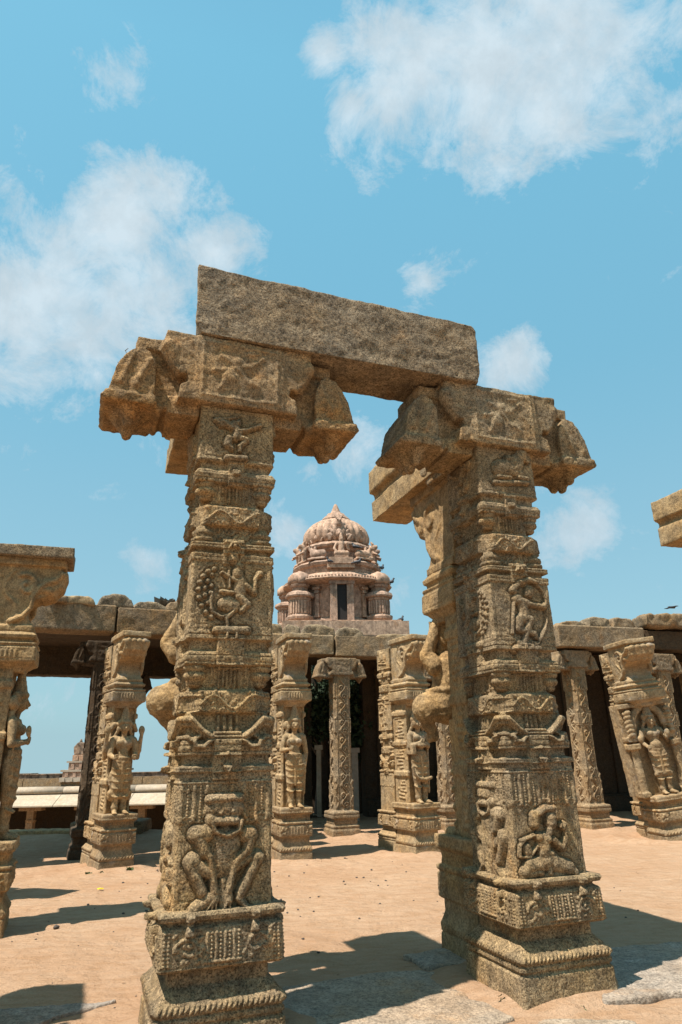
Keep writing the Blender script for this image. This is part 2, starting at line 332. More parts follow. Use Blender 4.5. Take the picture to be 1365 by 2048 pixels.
def submesh(name, V, F, tris=()):
    allf = [F] if len(F) else []
    idx = np.unique(np.concatenate([f.ravel() for f in allf + list(tris)]))
    mp = np.full(len(V), -1); mp[idx] = np.arange(len(idx))
    me = bpy.data.meshes.new(name); me.vertices.add(len(idx)); me.vertices.foreach_set('co', V[idx].astype(np.float32).ravel())
    L = []; st = []; n = 0
    for f in allf: L.append(mp[f].ravel()); st.append(np.arange(0, f.size, 4) + n); n += f.size
    for t in tris: t = t[:, :3]; L.append(mp[t].ravel()); st.append(np.arange(0, t.size, 3) + n); n += t.size
    L = np.concatenate(L).astype(np.int32); st = np.concatenate(st).astype(np.int32)
    me.loops.add(len(L)); me.loops.foreach_set('vertex_index', L); me.polygons.add(len(st)); me.polygons.foreach_set('loop_start', st)
    me.update(calc_edges=True); me.validate(); me.polygons.foreach_set('use_smooth', np.ones(len(me.polygons), bool)); return me
def levels(a, b, step): return np.linspace(a, b, max(2, int((b - a) / step) + 1))

SW = [(.74, 0.299), (1.50, 0.289), (1.505, 0.306), (1.535, 0.306), (1.54, 0.285), (1.548, 0.262), (1.60, 0.262), (1.605, 0.294), (1.645, 0.299), (1.69, 0.289), (1.70, 0.262), (1.845, 0.245),
      (1.86, 0.258), (2.0, 0.258), (2.02, 0.245), (2.155, 0.250), (2.165, 0.294), (2.21, 0.299), (2.25, 0.285), (2.26, 0.255), (2.325, 0.255), (2.335, 0.292), (2.40, 0.286), (2.405, 0.288), (2.87, 0.282), (2.872, 0.290),
      (2.925, 0.290), (2.93, 0.255), (2.955, 0.255), (2.965, 0.294), (3.0, 0.294), (3.015, 0.250), (3.12, 0.235), (3.13, 0.250), (3.28, 0.250), (3.30, 0.235), (3.45, 0.240), (3.46, 0.286), (3.52, 0.294),
      (3.555, 0.275), (3.56, 0.250), (3.61, 0.250), (3.62, 0.280), (4.06, 0.275)]
SC = [(.74, .014), (1.862, .014), (1.875, .075), (2.14, .085), (2.16, .014), (3.0, .014), (3.02, .075), (3.12, .075), (3.13, .05), (3.28, .05), (3.30, .085), (3.44, .085), (3.46, .014), (4.06, .014)]
def base_at(z): return float(prof(SW, np.array([z]))[0])
def bands(c, seed=0):
    rnd = random.Random(seed)
    def tile(z0, z1, u=.085, flush=.300):
        for z in np.arange(z0, z1, .004):
            J, I = c.win(-u, u, z, z); wv = base_at(z); c.H[J, I] = np.maximum(c.H[J, I], flush - wv)
    # tasselled fringe of the lower block
    for i, u in enumerate(np.arange(-.27, .275, .0385)):
        L = 1.23 + .03 * (i % 3 == 1) + rnd.uniform(-.01, .01)
        if i % 2: c.beads(u, L, u, 1.425, .017, .0085, .012)
        else: c.cap(u, L + .02, u, 1.42, .014, .012); c.cap(u, L + .015, u, L, .017, .016)
        c.cap(u - .018, L - .012, u + .018, L - .012, .008, .009)
    c.box(-.3, .3, 1.432, 1.455, .010); c.groove(-.3, .3, 1.475, 1.475); c.groove(-.29, .29, 1.522, 1.522, .005, .008)
    c.frame(-.25, .25, .80, 1.21)
    tile(1.46, 1.70, .085, .318)
    for s in (-1, 1): c.line([(0, 1.62), (s * .03, 1.56), (s * .012, 1.52), (0, 1.50)], .007, .012, .318 - .262)
    c.cap(0, 1.55, 0, 1.53, .018, .016, 0, .05)
    for z in (1.625, 1.665): c.groove(-.3, .3, z, z, .007, .008)
    # curled brackets and slanting petals
    for s in (-1, 1):
        c.line([(s * .105, 1.715), (s * .16, 1.75), (s * .22, 1.81), (s * .275, 1.862)], .019, .040, .035)
        c.line([(s * .125, 1.700), (s * .18, 1.735), (s * .24, 1.795), (s * .285, 1.845)], .010, .026, .02)
        c.line([(s * .275, 1.86), (s * .255, 1.80), (s * .262, 1.74), (s * .285, 1.70)], .014, .030, .012)
        c.line([(s * .10, 1.70), (s * .15, 1.655), (s * .20, 1.66), (s * .215, 1.70), (s * .18, 1.715)], .013, .02, .03)
        c.line([(s * .25, 1.78), (s * .27, 1.73), (s * .235, 1.70)], .012, .018, .03)
        c.line([(s * .27, 1.80), (s * .29, 1.76), (s * .28, 1.72)], .010, .016, .03)
    c.box(-.095, .095, 1.70, 1.75, .05); c.groove(-.09, .09, 1.725, 1.725, .008, .012)
    for u in (-.06, -.02, .02, .06): c.cap(u, 1.775, u, 1.84, .014, .028); c.cap(u, 1.77, u, 1.76, .018, .03)
    # wave-arch panels
    for (z0, z1, u0, u1) in ((1.855, 2.005, -.215, .185), (3.125, 3.285, -.215, .185)):
        c.box(u0, u1, z0, z1, .036, .01)
        pts = [(u0 + .01 + i * .02, z0 + .03 + .085 * (math.sin(max(0, min(1, (i * .02) / (u1 - u0))) * math.pi * 3 - .9) * .5 + .5)) for i in range(int((u1 - u0) / .02))]
        c.line(pts, .009, .012, .036); c.line([(p[0], p[1] - .022) for p in pts], .005, .008, .036)
        for _ in range(34):
            u = rnd.uniform(u0 + .015, u1 - .015); z = rnd.uniform(z0 + .015, z1 - .015); c.cap(u, z, u + rnd.uniform(-.012, .012), z + rnd.uniform(-.012, .012), .009, .010, 0, .034)
        c.groove(u0, u1, z0 + .014, z0 + .014); c.groove(u0, u1, z1 - .014, z1 - .014)
    # strings between the hanging pots
    for z0, z1 in ((2.015, 2.155), (3.30, 3.45)):
        for i, u in enumerate((-.066, -.038, -.012, .014, .04, .066)):
            if i % 2 == 0: c.beads(u, z0 + .01, u, z1, .016, .009, .022)
            else: c.cap(u, z0 + .02, u, z1, .010, .018)
        c.box(-.085, .085, z1 - .02, z1, .03)
        for s in (-1, 1): c.cap(s * .11, z0 + .03, s * .11, z1, .012, .014)
    tile(2.16, 2.40, .085, .312); c.line([(-.03, 2.37), (-.035, 2.32), (0, 2.27), (.035, 2.32), (.03, 2.37)], .006, .009, .052)
    for z in (2.185, 2.225, 2.365): c.groove(-.3, .3, z, z, .006, .008)
    c.frame(-.245, .245, 2.43, 2.86); c.groove(-.3, .3, 2.895, 2.895)
    tile(2.85, 3.03, .07, .302); c.line([(-.04, 2.93), (-.03, 2.97), (0, 3.03), (.03, 2.97), (.04, 2.93)], .008, .012, .04); c.cap(0, 2.95, 0, 2.99, .016, .014, 0, .045)
    c.groove(-.3, .3, 2.985, 2.985)
    for s in (-1, 1): c.cap(s * .07, 3.03, s * .07, 3.11, .008, .02)
    for _ in range(30): c.cap(rnd.uniform(-.12, .12), rnd.uniform(3.03, 3.11), rnd.uniform(-.12, .12), rnd.uniform(3.03, 3.11), .006, .008) if False else c.cap(*(lambda a, b: (a, b, a + .01, b + .012))(rnd.uniform(-.12, .12), rnd.uniform(3.03, 3.11)), .011, .014)
    for z in (3.485, 3.53): c.groove(-.3, .3, z, z, .006, .007)
    tile(3.44, 3.64, .055, .292); c.cap(0, 3.58, 0, 3.54, .03, .012, 0, .03)
    c.frame(-.235, .235, 3.66, 4.03)
    c.box(-.28, .28, 3.625, 3.645, .006)
def stamp(c, name, dz=0, du=0, flip=1, k=0, g=1.0):
    for i, (u1, z1, u2, z2, r, h) in enumerate(RELIEF[name]):
        c.cap(flip * u1 + du, z1 + dz, flip * u2 + du, z2 + dz, max(r, .006) * 1.06, h * g * 1.05, k, .007, .55)
        # a little undercut round each limb
    if k:
        m = (c.K == k); m2 = m.copy()
        for s_ in range(3): m2 = m2 | np.roll(m2, 1, 0) | np.roll(m2, -1, 0) | np.roll(m2, 1, 1) | np.roll(m2, -1, 1)
        c.H[m2 & ~m & (c.H < .02)] -= .009
def pots(bm, seg=18):
    for sx in (-1, 1):
        for sy in (-1, 1):
            q = .212
            for dz in (0, 1.30):
                k = 1.0 if dz == 0 else .95
                b_lathe(bm, [(.012, 2.02 + dz), (.035, 2.025 + dz), (.05, 2.045 + dz), (.046, 2.06 + dz), (.066, 2.075 + dz), (.074, 2.095 + dz), (.066, 2.115 + dz), (.056, 2.12 + dz), (.072, 2.135 + dz), (.076, 2.15 + dz), (.06, 2.17 + dz)], seg, (sx * q * k, sy * q * k), 9, .10)
            b_lathe(bm, [(.05, 3.0), (.078, 3.02), (.082, 3.04), (.06, 3.052), (.076, 3.07), (.076, 3.09), (.055, 3.105), (.05, 3.13)], seg, (sx * .20, sy * .20), 9, .10)

PEDW = [(.455, 0.327), (.46, 0.352), (.475, 0.369), (.50, 0.365), (.66, 0.355), (.672, 0.349), (.685, 0.322), (.70, 0.322), (.71, 0.362), (.735, 0.372), (.752, 0.362), (.758, 0.297), (.76, 0.200)]
BASW = [(-.12, 0.385), (.02, 0.380), (.185, 0.373), (.20, 0.357), (.21, 0.357), (.215, 0.369), (.24, 0.369), (.247, 0.357), (.255, 0.363), (.28, 0.373), (.305, 0.360), (.315, 0.347), (.345, 0.325), (.365, 0.303), (.375, 0.290), (.47, 0.287)]
def pedestal_canvas(seed, z0=0.):
    rnd = random.Random(seed); c = Canvas(.45, -.1, .8)
    for i in range(26):  # rope moulding
        u = -.375 + i * .03; c.cap(u - .010, .262, u + .012, .298, .0095, .014)
    for u in (-.33, -.305, .305, .33): c.beads(u, .50, u, .655, .018, .009, .011)
    for i, u in enumerate(np.arange(-.09, .10, .026)):
        if i % 2: c.beads(u, .505, u, .64, .017, .008, .014)
        else: c.cap(u, .52, u, .64, .011, .012)
        c.cap(u - .01, .502, u + .01, .502, .010, .013)
    for s in (-1, 1):  # straps and scrolls
        c.box(s * .19 - .026, s * .19 + .026, .63, .745, .045)
        for k in range(16):
            t = k / 15 * 5.2; r = .075 * (1 - k / 22)
            c.cap(s * (.20 + r * math.cos(t)), .565 + r * .85 * math.sin(t), s * (.20 + r * math.cos(t + .3)), .565 + r * .85 * math.sin(t + .3), .010, .014)
        for _ in range(14): u = s * rnd.uniform(.12, .28); z = rnd.uniform(.5, .64); c.cap(u, z, u + .01, z + .01, .011, .011)
    c.groove(-.38, .38, .485, .485, .006, .006); c.groove(-.38, .38, .742, .742, .005, .006)
    for u in (-.2, -.07, .07, .2): c.groove(u, u, .38, .45, .006, .004)
    return c

def shaft_parts(front, side, prefix_mat, seed, parent, base_aspect=None, fine=1.0):
    """front/side: reliefs as [(name, part, dz)]"""
    cf = Canvas(.40, .70, 4.1); cs = Canvas(.40, .70, 4.1); cb = Canvas(.40, .70, 4.1)
    for c in (cf, cs, cb): bands(c, seed)
    for i, (nm, part) in enumerate(front): stamp(cf, nm, 0, 0, 1, i + 1)
    for i, (nm, dz) in enumerate(side): stamp(cs, nm, dz, 0, -1, 0, .8); stamp(cb, nm, dz, 0, 1, 0, .8)
    V, F, K, cap = wrap(levels(.745, 4.06, .0048 / fine), SW, SC, (cf, cs, cb, cs), (int(118 * fine), 60, 40, int(96 * fine)), seed=seed)
    me = submesh('shaft', V, F[(K == 0) | (K > 9)], cap)
    bm = bmesh.new(); bm.from_mesh(me); pots(bm); bm.to_mesh(me); bm.free()
    me.polygons.foreach_set('use_smooth', np.ones(len(me.polygons), bool))
    sh = link('shaft', me, prefix_mat, parent)
    for i, (nm, part) in enumerate(front):
        link(part[0], submesh(part[0], V, F[K == i + 1]), prefix_mat, sh, label=part[1])
    c = pedestal_canvas(seed)
    V, F, K, cap = wrap(levels(.455, .76, .0045), PEDW, [(0, .015), (1, .015)], (c,) * 4, (150, 80, 50, 110), seed=seed + 3)
    link('pedestal', submesh('pedestal', V, F, cap), prefix_mat, parent)
    V, F, K, cap = wrap(levels(-.12, .47, .0055), BASW, [(0, .02), (1, .02)], (c,) * 4, (130, 70, 50, 100), rough=((50, .0025, 2), (9, .008, 3)), seed=seed + 5)
    link('base', submesh('base', V, F, cap), prefix_mat, parent)

ARM = [(.28, 4.07), (.28, 4.60), (.80, 4.585), (.815, 4.49), (.90, 4.44), (.97, 4.33), (1.01, 4.2), (1.04, 4.10), (1.05, 4.04), (1.02, 3.985), (.95, 3.965), (.90, 3.93), (.83, 3.885), (.77, 3.92), (.70, 3.985), (.60, 4.0), (.52, 4.05)]
def cross_capital(name, voxel=.011, seed=0, relief=True, back=.72):
    bm = bmesh.new()
    b_box(bm, -.335, .335, -.335, .335, 4.065, 4.622)
    for s in (-1, 1):
        M = Matrix.Diagonal((s, 1, 1, 1))
        T = lambda x0, x1, *q: b_box(bm, min(s * x0, s * x1), max(s * x0, s * x1), *q)
        T(.28, .72, -.19, .19, 4.12, 4.60); T(.28, .825, -.225, .235, 4.49, 4.595); T(.28, .52, -.22, .24, 3.985, 4.13); T(.5, .95, -.20, .22, 4.03, 4.10)
        # petal roll beside the block
        b_prism(bm, [(.30, 4.30), (.30, 4.63), (.575, 4.625), (.585, 4.575), (.56, 4.56), (.575, 4.50), (.56, 4.42), (.51, 4.34), (.45, 4.27)], -.325, .325, 'y', M)
        b_prism(bm, [(.30, 4.07), (.30, 4.34), (.40, 4.30), (.385, 4.22), (.44, 4.19), (.46, 4.07)], -.325, .325, 'y', M)
        for a in (-.27, -.09, .09, .27): b_cap(bm, (s * .555, a, 4.50), (s * .46, a, 4.31), .075, .045)
        # bell-shaped end with a flat cheek, beak lip and hanging bud
        b_prism(bm, [(.655, 4.06), (.635, 4.22), (.65, 4.36), (.70, 4.45), (.77, 4.485), (.85, 4.46), (.92, 4.39), (.975, 4.29), (1.01, 4.17), (1.04, 4.06)], -.265, .265, 'y', M)
        b_prism(bm, [(.61, 4.03), (.63, 4.075), (1.05, 4.085), (1.085, 4.035), (1.05, 4.005), (.65, 4.0)], -.285, .285, 'y', M)
        for a in (-.13, .13): b_cap(bm, (s * .84, a, 4.01), (s * .84, a * .9, 3.93), .11, .05)
        b_cap(bm, (s * .84, 0, 4.0), (s * .84, 0, 3.89), .17, .05); b_cap(bm, (s * .60, -.2, 4.02), (s * .60, .2, 4.02), .04)
        for a in (-.262, .262): b_cap(bm, (s * .70, a, 4.38), (s * .80, a, 4.16), .018, .03); b_cap(bm, (s * .84, a, 4.42), (s * .93, a, 4.16), .014, .022)
    b_box(bm, -.25, .25, .3, back, 4.07, 4.60); b_cap(bm, (-.1, back, 4.25), (.1, back, 4.25), .19)
    if relief:
        for p in ([(-.28, 4.12), (.28, 4.12)], [(-.28, 4.57), (.28, 4.57)], [(-.285, 4.12), (-.285, 4.57)], [(.285, 4.12), (.285, 4.57)]):
            b_cap(bm, (p[0][0], -.334, p[0][1]), (p[1][0], -.334, p[1][1]), .012)
        for q in ([(-.15, 4.47), (-.03, 4.40), (.08, 4.41), (.17, 4.50)], [(-.03, 4.40), (-.10, 4.30), (-.16, 4.18)], [(-.03, 4.38), (.05, 4.28), (.14, 4.24)], [(-.2, 4.33), (-.1, 4.36)], [(.06, 4.52), (.14, 4.53)]):
            for a, b in zip(q[:-1], q[1:]): b_cap(bm, (a[0], -.328, a[1]), (b[0], -.328, b[1]), .022, .018)
        b_cap(bm, (-.02, -.33, 4.44), (-.02, -.33, 4.44), .045, sq=(1, .5, 1)); b_cap(bm, (-.08, -.33, 4.30), (-.08, -.33, 4.30), .06, sq=(1, .4, 1))
    me = sculpt(name, bm, voxel, 3, None, seed); P = co(me); a = np.abs(P[:, 0]); k = a > .5
    P[k, 0] = np.sign(P[k, 0]) * (.5 + (a[k] - .5) * .83); setco(me, P)
    return roughen(me, ((60, .0025, 2), (24, .005, 2), (8, .012, 3)), seed)

def rough_block(name, x0, x1, y0, y1, z0, z1, voxel=.02, amp=.012, seed=0, groove=False, cuts=(), smooth=1, taper=None):
    bm = bmesh.new(); b_box(bm, x0, x1, y0, y1, z0, z1)
    if groove:
        h = z1 - z0; bm.free(); bm = bmesh.new()
        g = .035
        b_prism(bm, [(x0, z0), (x1, z0), (x1, z1), (x0 - g, z1), (x0 - g, z0 + h * .56), (x0 + g, z0 + h * .52), (x0 + g, z0 + h * .42), (x0, z0 + h * .38)], y0, y1, 'y')
    for M in cuts:
        pass
    if taper:
        for v in bm.verts: v.co = taper(v.co)
    me = sculpt(name, bm, voxel, smooth, ((38, amp * .35, 2), (7, amp, 3), (1.6, amp * 1.3, 2)), seed)
    return me
# ------------------------------------------------------------------ statue-bearing front of a pillar (local front = -y)
def figure_bm(kind):
    bm = bmesh.new(); Cp = lambda p, q, r0, r1=None, **k: b_cap(bm, p, q, r0, r1, **k)
    El = lambda p, a, b, c: b_cap(bm, p, p, 1, sq=(a, b, c))
    if kind == 'dwarf':
        # stout bearer squatting in mid-air, knees splayed wide, arms raised to the abacus, over a draped pilaster
        b_box(bm, -.11, .11, -.10, .08, .78, 1.60)
        for s in (-1, 1):
            for z in (.86, .98, 1.10, 1.22, 1.34): Cp((s * .11, -.09, z), (s * .02, -.12, z - .05), .024)
            Cp((s * .08, -.1, .80), (s * .10, -.26, .79), .05, .035); Cp((s * .08, -.22, 1.72), (s * .25, -.31, 1.70), .14, .12)
            Cp((s * .26, -.33, 1.68), (s * .14, -.36, 1.50), .085, .055); Cp((s * .16, -.36, 1.49), (s * .15, -.44, 1.46), .045, .03)
            Cp((s * .17, -.2, 2.03), (s * .235, -.23, 2.10), .085, .07); Cp((s * .235, -.23, 2.10), (s * .11, -.20, 2.38), .068, .05)
            for k in range(4): Cp((s * (.09 + k * .026), -.24, 2.33), (s * (.085 + k * .028), -.25, 2.385), .015, .011)
            El((s * .12, -.27, 2.15), .035, .03, .055); Cp((s * .04, -.405, 2.185), (s * .04, -.405, 2.185), .02)
        El((0, -.29, 1.74), .19, .19, .17); Cp((0, -.24, 1.80), (0, -.22, 2.0), .18, .16)
        El((0, -.29, 2.15), .115, .125, .125); Cp((0, -.40, 2.18), (0, -.43, 2.13), .018, .028); Cp((-.035, -.40, 2.08), (.035, -.40, 2.08), .017)
        Cp((0, -.2, 2.25), (0, -.16, 2.40), .10, .08)
        for k in range(20):
            t = k / 20 * 2 * math.pi; Cp((.20 * math.cos(t), -.27 + .19 * math.sin(t), 1.83), (.20 * math.cos(t + .3), -.27 + .19 * math.sin(t + .3), 1.83), .022)
        return bm
    for s in (-1, 1):
        Cp((s * .065, -.20, .815), (s * .085, -.31, .80), .040, .030)
        for k in range(4): Cp((s * .085 + (k - 1.5) * .017, -.31, .80), (s * .088 + (k - 1.5) * .019, -.345, .797), .012)
        Cp((s * .063, -.19, .84), (s * .072, -.20, 1.14), .042, .056); Cp((s * .072, -.20, 1.14), (s * .065, -.18, 1.48), .066, .09)
        Cp((s * .063, -.19, .875), (s * .064, -.19, .88), .055)
        El((s * .098, -.17, 2.03), .03, .03, .045); El((s * .085, -.16, 2.12), .03, .05, .06); Cp((s * .11, -.15, 1.98), (s * .14, -.13, 1.93), .028, .02)
        Cp((s * .033, -.272, 2.085), (s * .033, -.272, 2.085), .014)
        El((s * .062, -.245, 1.80), .058, .045, .055) if kind == 'lady' else El((s * .062, -.235, 1.83), .065, .035, .05)
    El((0, -.17, 1.50), .135, .105, .10); Cp((0, -.17, 1.52), (0, -.165, 1.70), .10, .085); El((0, -.165, 1.80), .135, .09, .12)
    Cp((-.135, -.155, 1.875), (.135, -.155, 1.875), .055); Cp((0, -.165, 1.9), (0, -.18, 2.0), .045); El((0, -.20, 2.065), .072, .082, .095)
    Cp((0, -.275, 2.08), (0, -.292, 2.045), .011, .018); Cp((-.02, -.277, 2.01), (.02, -.277, 2.01), .010)
    if kind != 'heads':
        for k in range(5): Cp((0, -.18, 2.15 + k * .05), (0, -.18, 2.165 + k * .05), .082 - k * .011)
        Cp((0, -.18, 2.14), (0, -.17, 2.42), .062, .02)
        for k in range(9):
            t = math.pi * (k / 8); Cp((.07 * math.cos(t), -.19 - .075 * math.sin(t), 2.135), (.07 * math.cos(t), -.19 - .075 * math.sin(t), 2.15), .018)
    # necklace, belt, looped drapery
    for rr, z in ((.075, 1.90), (.10, 1.87)):
        for k in range(12):
            t = math.pi * k / 12; t2 = math.pi * (k + 1) / 12
            Cp((rr * math.cos(t), -.215 - .03 * math.sin(t), z - .09 * math.sin(t)), (rr * math.cos(t2), -.215 - .03 * math.sin(t2), z - .09 * math.sin(t2)), .013)
    for z, rr in ((1.575, .125), (1.545, .135), (1.60, .12)):
        for k in range(14):
            t = math.pi * k / 14; t2 = math.pi * (k + 1) / 14
            Cp((rr * math.cos(t), -.16 - .105 * math.sin(t), z), (rr * math.cos(t2), -.16 - .105 * math.sin(t2), z), .015)
    for j, z in enumerate((1.46, 1.38, 1.28, 1.18, 1.06)):
        for s in (-1, 1):
            for k in range(8):
                t = math.pi * k / 8; t2 = math.pi * (k + 1) / 8; cx = s * .07; r = .078 - j * .004
                Cp((cx + r * math.cos(t), -.20 - .07 * math.sin(t), z - .035 * math.sin(t)), (cx + r * math.cos(t2), -.20 - .07 * math.sin(t2), z - .035 * math.sin(t2)), .012)
    Cp((0, -.26, 1.53), (0, -.25, 1.12), .028, .018); Cp((-.04, -.25, 1.52), (-.05, -.25, 1.25), .016); Cp((.04, -.25, 1.52), (.05, -.25, 1.25), .016)
    def arm(s, pts, rs, hand=True):
        for a, b, r0, r1 in zip(pts[:-1], pts[1:], rs[:-1], rs[1:]): Cp((s * a[0], a[1], a[2]), (s * b[0], b[1], b[2]), r0, r1)
        if hand:
            a, b = Vector(pts[-2]), Vector(pts[-1]); d = (b - a).normalized()
            h = b + d * .03; El((s * h.x, h.y, h.z), .034, .022, .038)
            for k in range(4):
                o = (k - 1.5) * .017; L = .055 - abs(k - 1.3) * .008
                Cp((s * (h.x + o), h.y, h.z + .01), (s * (h.x + o * 1.2 + d.x * .02), h.y - .012, h.z + L + .01), .0095, .007)
            Cp((s * (h.x - .03), h.y - .01, h.z), (s * (h.x - .045), h.y - .02, h.z + .03), .010, .008)
    if kind == 'four_arm':
        for s in (-1, 1):
            arm(s, [(.16, -.16, 1.87), (.20, -.19, 1.64), (.155, -.33, 1.60)], [.05, .043, .03])
            arm(s, [(.17, -.12, 1.88), (.27, -.12, 1.70), (.27, -.20, 1.93)], [.048, .04, .03]); El((s * .27, -.2, 2.02), .05, .04, .07)
            Cp((s * .24, -.1, 1.72), (s * .26, -.08, 1.60), .06, .04); Cp((s * .15, -.12, 2.1), (s * .2, -.1, 2.02), .045, .035)
            for k in range(8):
                z = 1.36 - .33 * (k / 7) ; El((s * (.12 + .02 * math.sin(k)), -.17, z), .055, .05, .06)
        Cp((-.13, -.18, 1.08), (.13, -.18, 1.08), .06); Cp((-.08, -.2, 1.04), (.08, -.2, 1.04), .055)
    elif kind == 'lady':
        arm(-1, [(.16, -.16, 1.87), (.215, -.18, 1.66), (.12, -.31, 1.68)], [.048, .04, .028]); El((-.14, -.33, 1.78), .03, .03, .06)
        arm(1, [(.16, -.16, 1.87), (.205, -.14, 1.62), (.17, -.20, 1.40)], [.048, .042, .03], False); El((.17, -.2, 1.34), .03, .03, .06)
        El((-.13, -.13, 2.06), .06, .05, .07); El((-.12, -.13, 1.94), .04, .04, .05)
        Cp((.17, -.14, 1.55), (.16, -.15, 1.0), .05, .03)
        for k in range(6): Cp((-.16, -.2, 1.62 - k * .015), (.17, -.2, 1.50 - k * .012), .012)
    elif kind == 'heads':
        for x in (-.062, .062):
            El((x, -.20, 2.07), .062, .075, .085); Cp((x, -.19, 2.15), (x, -.18, 2.22), .068, .045); Cp((x, -.27, 2.07), (x, -.285, 2.04), .010, .014)
            Cp((x, -.19, 2.14), (x, -.19, 2.142), .075)
        for s in (-1, 1): arm(s, [(.16, -.16, 1.87), (.185, -.19, 1.68), (.04, -.30, 1.74)], [.05, .043, .032])
        El((0, -.30, 1.70), .09, .05, .045); b_box(bm, -.20, -.12, -.30, -.1, 1.55, 1.72)
        pts = [(-.2, 1.35), (-.17, 1.24), (-.08, 1.17), (.05, 1.15), (.16, 1.18)]
        for a, b in zip(pts[:-1], pts[1:]): Cp((a[0], -.28, a[1]), (b[0], -.28, b[1]), .026)
        Cp((.19, -.14, 1.7), (.18, -.14, .95), .035, .03)
    elif kind == 'niche':
        arm(-1, [(.16, -.16, 1.87), (.235, -.17, 1.70), (.19, -.30, 1.60)], [.05, .044, .03]); arm(1, [(.16, -.16, 1.87), (.235, -.17, 1.72), (.17, -.30, 1.74)], [.05, .044, .03])
        Cp((0, -.27, 2.0), (0, -.25, 1.95), .03, .02); El((0, -.21, 1.62), .10, .08, .09); El((.24, -.24, 1.8), .05, .05, .08); El((-.25, -.22, 1.75), .05, .04, .07)
        Cp((-.12, -.22, 1.12), (.12, -.22, 1.12), .045)
    return bm
UPW = [(-.10, .275), (0.02, .27), (.13, .262), (.14, .252), (.15, .262), (.20, .262), (.26, .235), (.28, .228), (.355, .228), (.36, .262), (.375, .27), (.52, .268), (.535, .25), (.55, .272), (.575, .272), (.585, .235), (.63, .225), (.675, .238), (.685, .262), (.71, .275), (.77, .278), (.785, .272)]
ABW = [(2.36, .17), (2.40, .19), (2.44, .235), (2.45, .262), (2.47, .272), (2.60, .27), (2.615, .255), (2.63, .262), (2.65, .262), (2.66, .22), (2.69, .225), (2.70, .25), (2.735, .258), (2.75, .235), (2.79, .20)]
def unit_canvases(seed, hs=.27):
    rnd = random.Random(seed); c = Canvas(.5, -.1, 2.9, .005)
    for i in range(int(2 * hs / .045)): u = -hs + .02 + i * .045; c.cap(u - .012, .165, u + .012, .19, .012, .012)
    for i, u in enumerate(np.arange(-hs * .55, hs * .55, .024)):
        if i % 2: c.cap(u, .40, u, .50, .009, .011)
        else: c.beads(u, .40, u, .50, .02, .008, .010)
    for s in (-1, 1):
        for _ in range(14): u = s * rnd.uniform(hs * .6, hs * .95); z = rnd.uniform(.395, .50); c.cap(u, z, u + .012, z + .012, .012, .012)
        c.box(s * hs * .6 - .02, s * hs * .6 + .02, .52, .575, .02)
    for i in range(int(2 * hs / .028)): u = -hs + .01 + i * .028; c.cap(u, .60, u, .66, .010, .012); c.cap(u, .70, u, .715, .011, .012); c.cap(u, 2.645, u, 2.64, .011, .012)
    for i in range(6):
        u = -.12 + i * .045; c.cap(u, 2.50, u, 2.57, .013, .012)
    c.box(-.2, .2, 2.588, 2.598, .01); c.groove(-.27, .27, 2.485, 2.485)
    return c
def volute_bm(w=.19, w2=.23, deep=0.):
    bm = bmesh.new()
    P = [(.30, 2.77), (-.25, 2.77), (-.26, 2.81), (-.20, 2.88), (-.155, 2.96), (-.15, 3.04), (-.18, 3.09), (-.27, 3.125), (-.37, 3.165), (-.45, 3.225), (-.50, 3.30), (-.525, 3.38), (-.515, 3.42), (-.47, 3.44), (-.47, 3.47), (-.52, 3.48), (-.51, 3.56), (.30, 3.56)]
    b_prism(bm, P, -w, w, 'x'); b_box(bm, -w2, w2, -.50, .34, 3.475, 3.565); b_box(bm, -w2 * .97, w2 * .97, -.24, .3, 2.77, 2.83)
    for x in (-.13, -.045, .045, .13):
        q = [(-.50, 3.40), (-.47, 3.28), (-.40, 3.20), (-.30, 3.15)]
        for a, b in zip(q[:-1], q[1:]): b_cap(bm, (x, a[0], a[1]), (x, b[0], b[1]), .05, .04)
    for s in (-1, 1):
        for z in (3.30, 3.22): b_cap(bm, (s * w * .9, -.36, z), (s * w * .9, -.30, z), .05)
        q = [(-.48, 3.40), (-.42, 3.33), (-.34, 3.30), (-.26, 3.24), (-.20, 3.14), (-.19, 3.02), (-.12, 2.93), (.0, 2.87)]
        for a, b in zip(q[:-1], q[1:]): b_cap(bm, (s * (w + .012), a[0], a[1]), (s * (w + .012), b[0], b[1]), .030)
        q2 = [(-.12 + (.13 - k * .007) * math.cos(k * .42 + 1), 3.26 + (.13 - k * .007) * math.sin(k * .42 + 1)) for k in range(16)]
        for a, b in zip(q2[:-1], q2[1:]): b_cap(bm, (s * (w + .012), a[0], a[1]), (s * (w + .012), b[0], b[1]), .024)
        q3 = [(.02, 3.42), (.10, 3.30), (.08, 3.16), (-.04, 3.06), (-.06, 2.94)]
        for a, b in zip(q3[:-1], q3[1:]): b_cap(bm, (s * w, a[0], a[1]), (s * w, b[0], b[1]), .018)
    return bm
_UC = {}
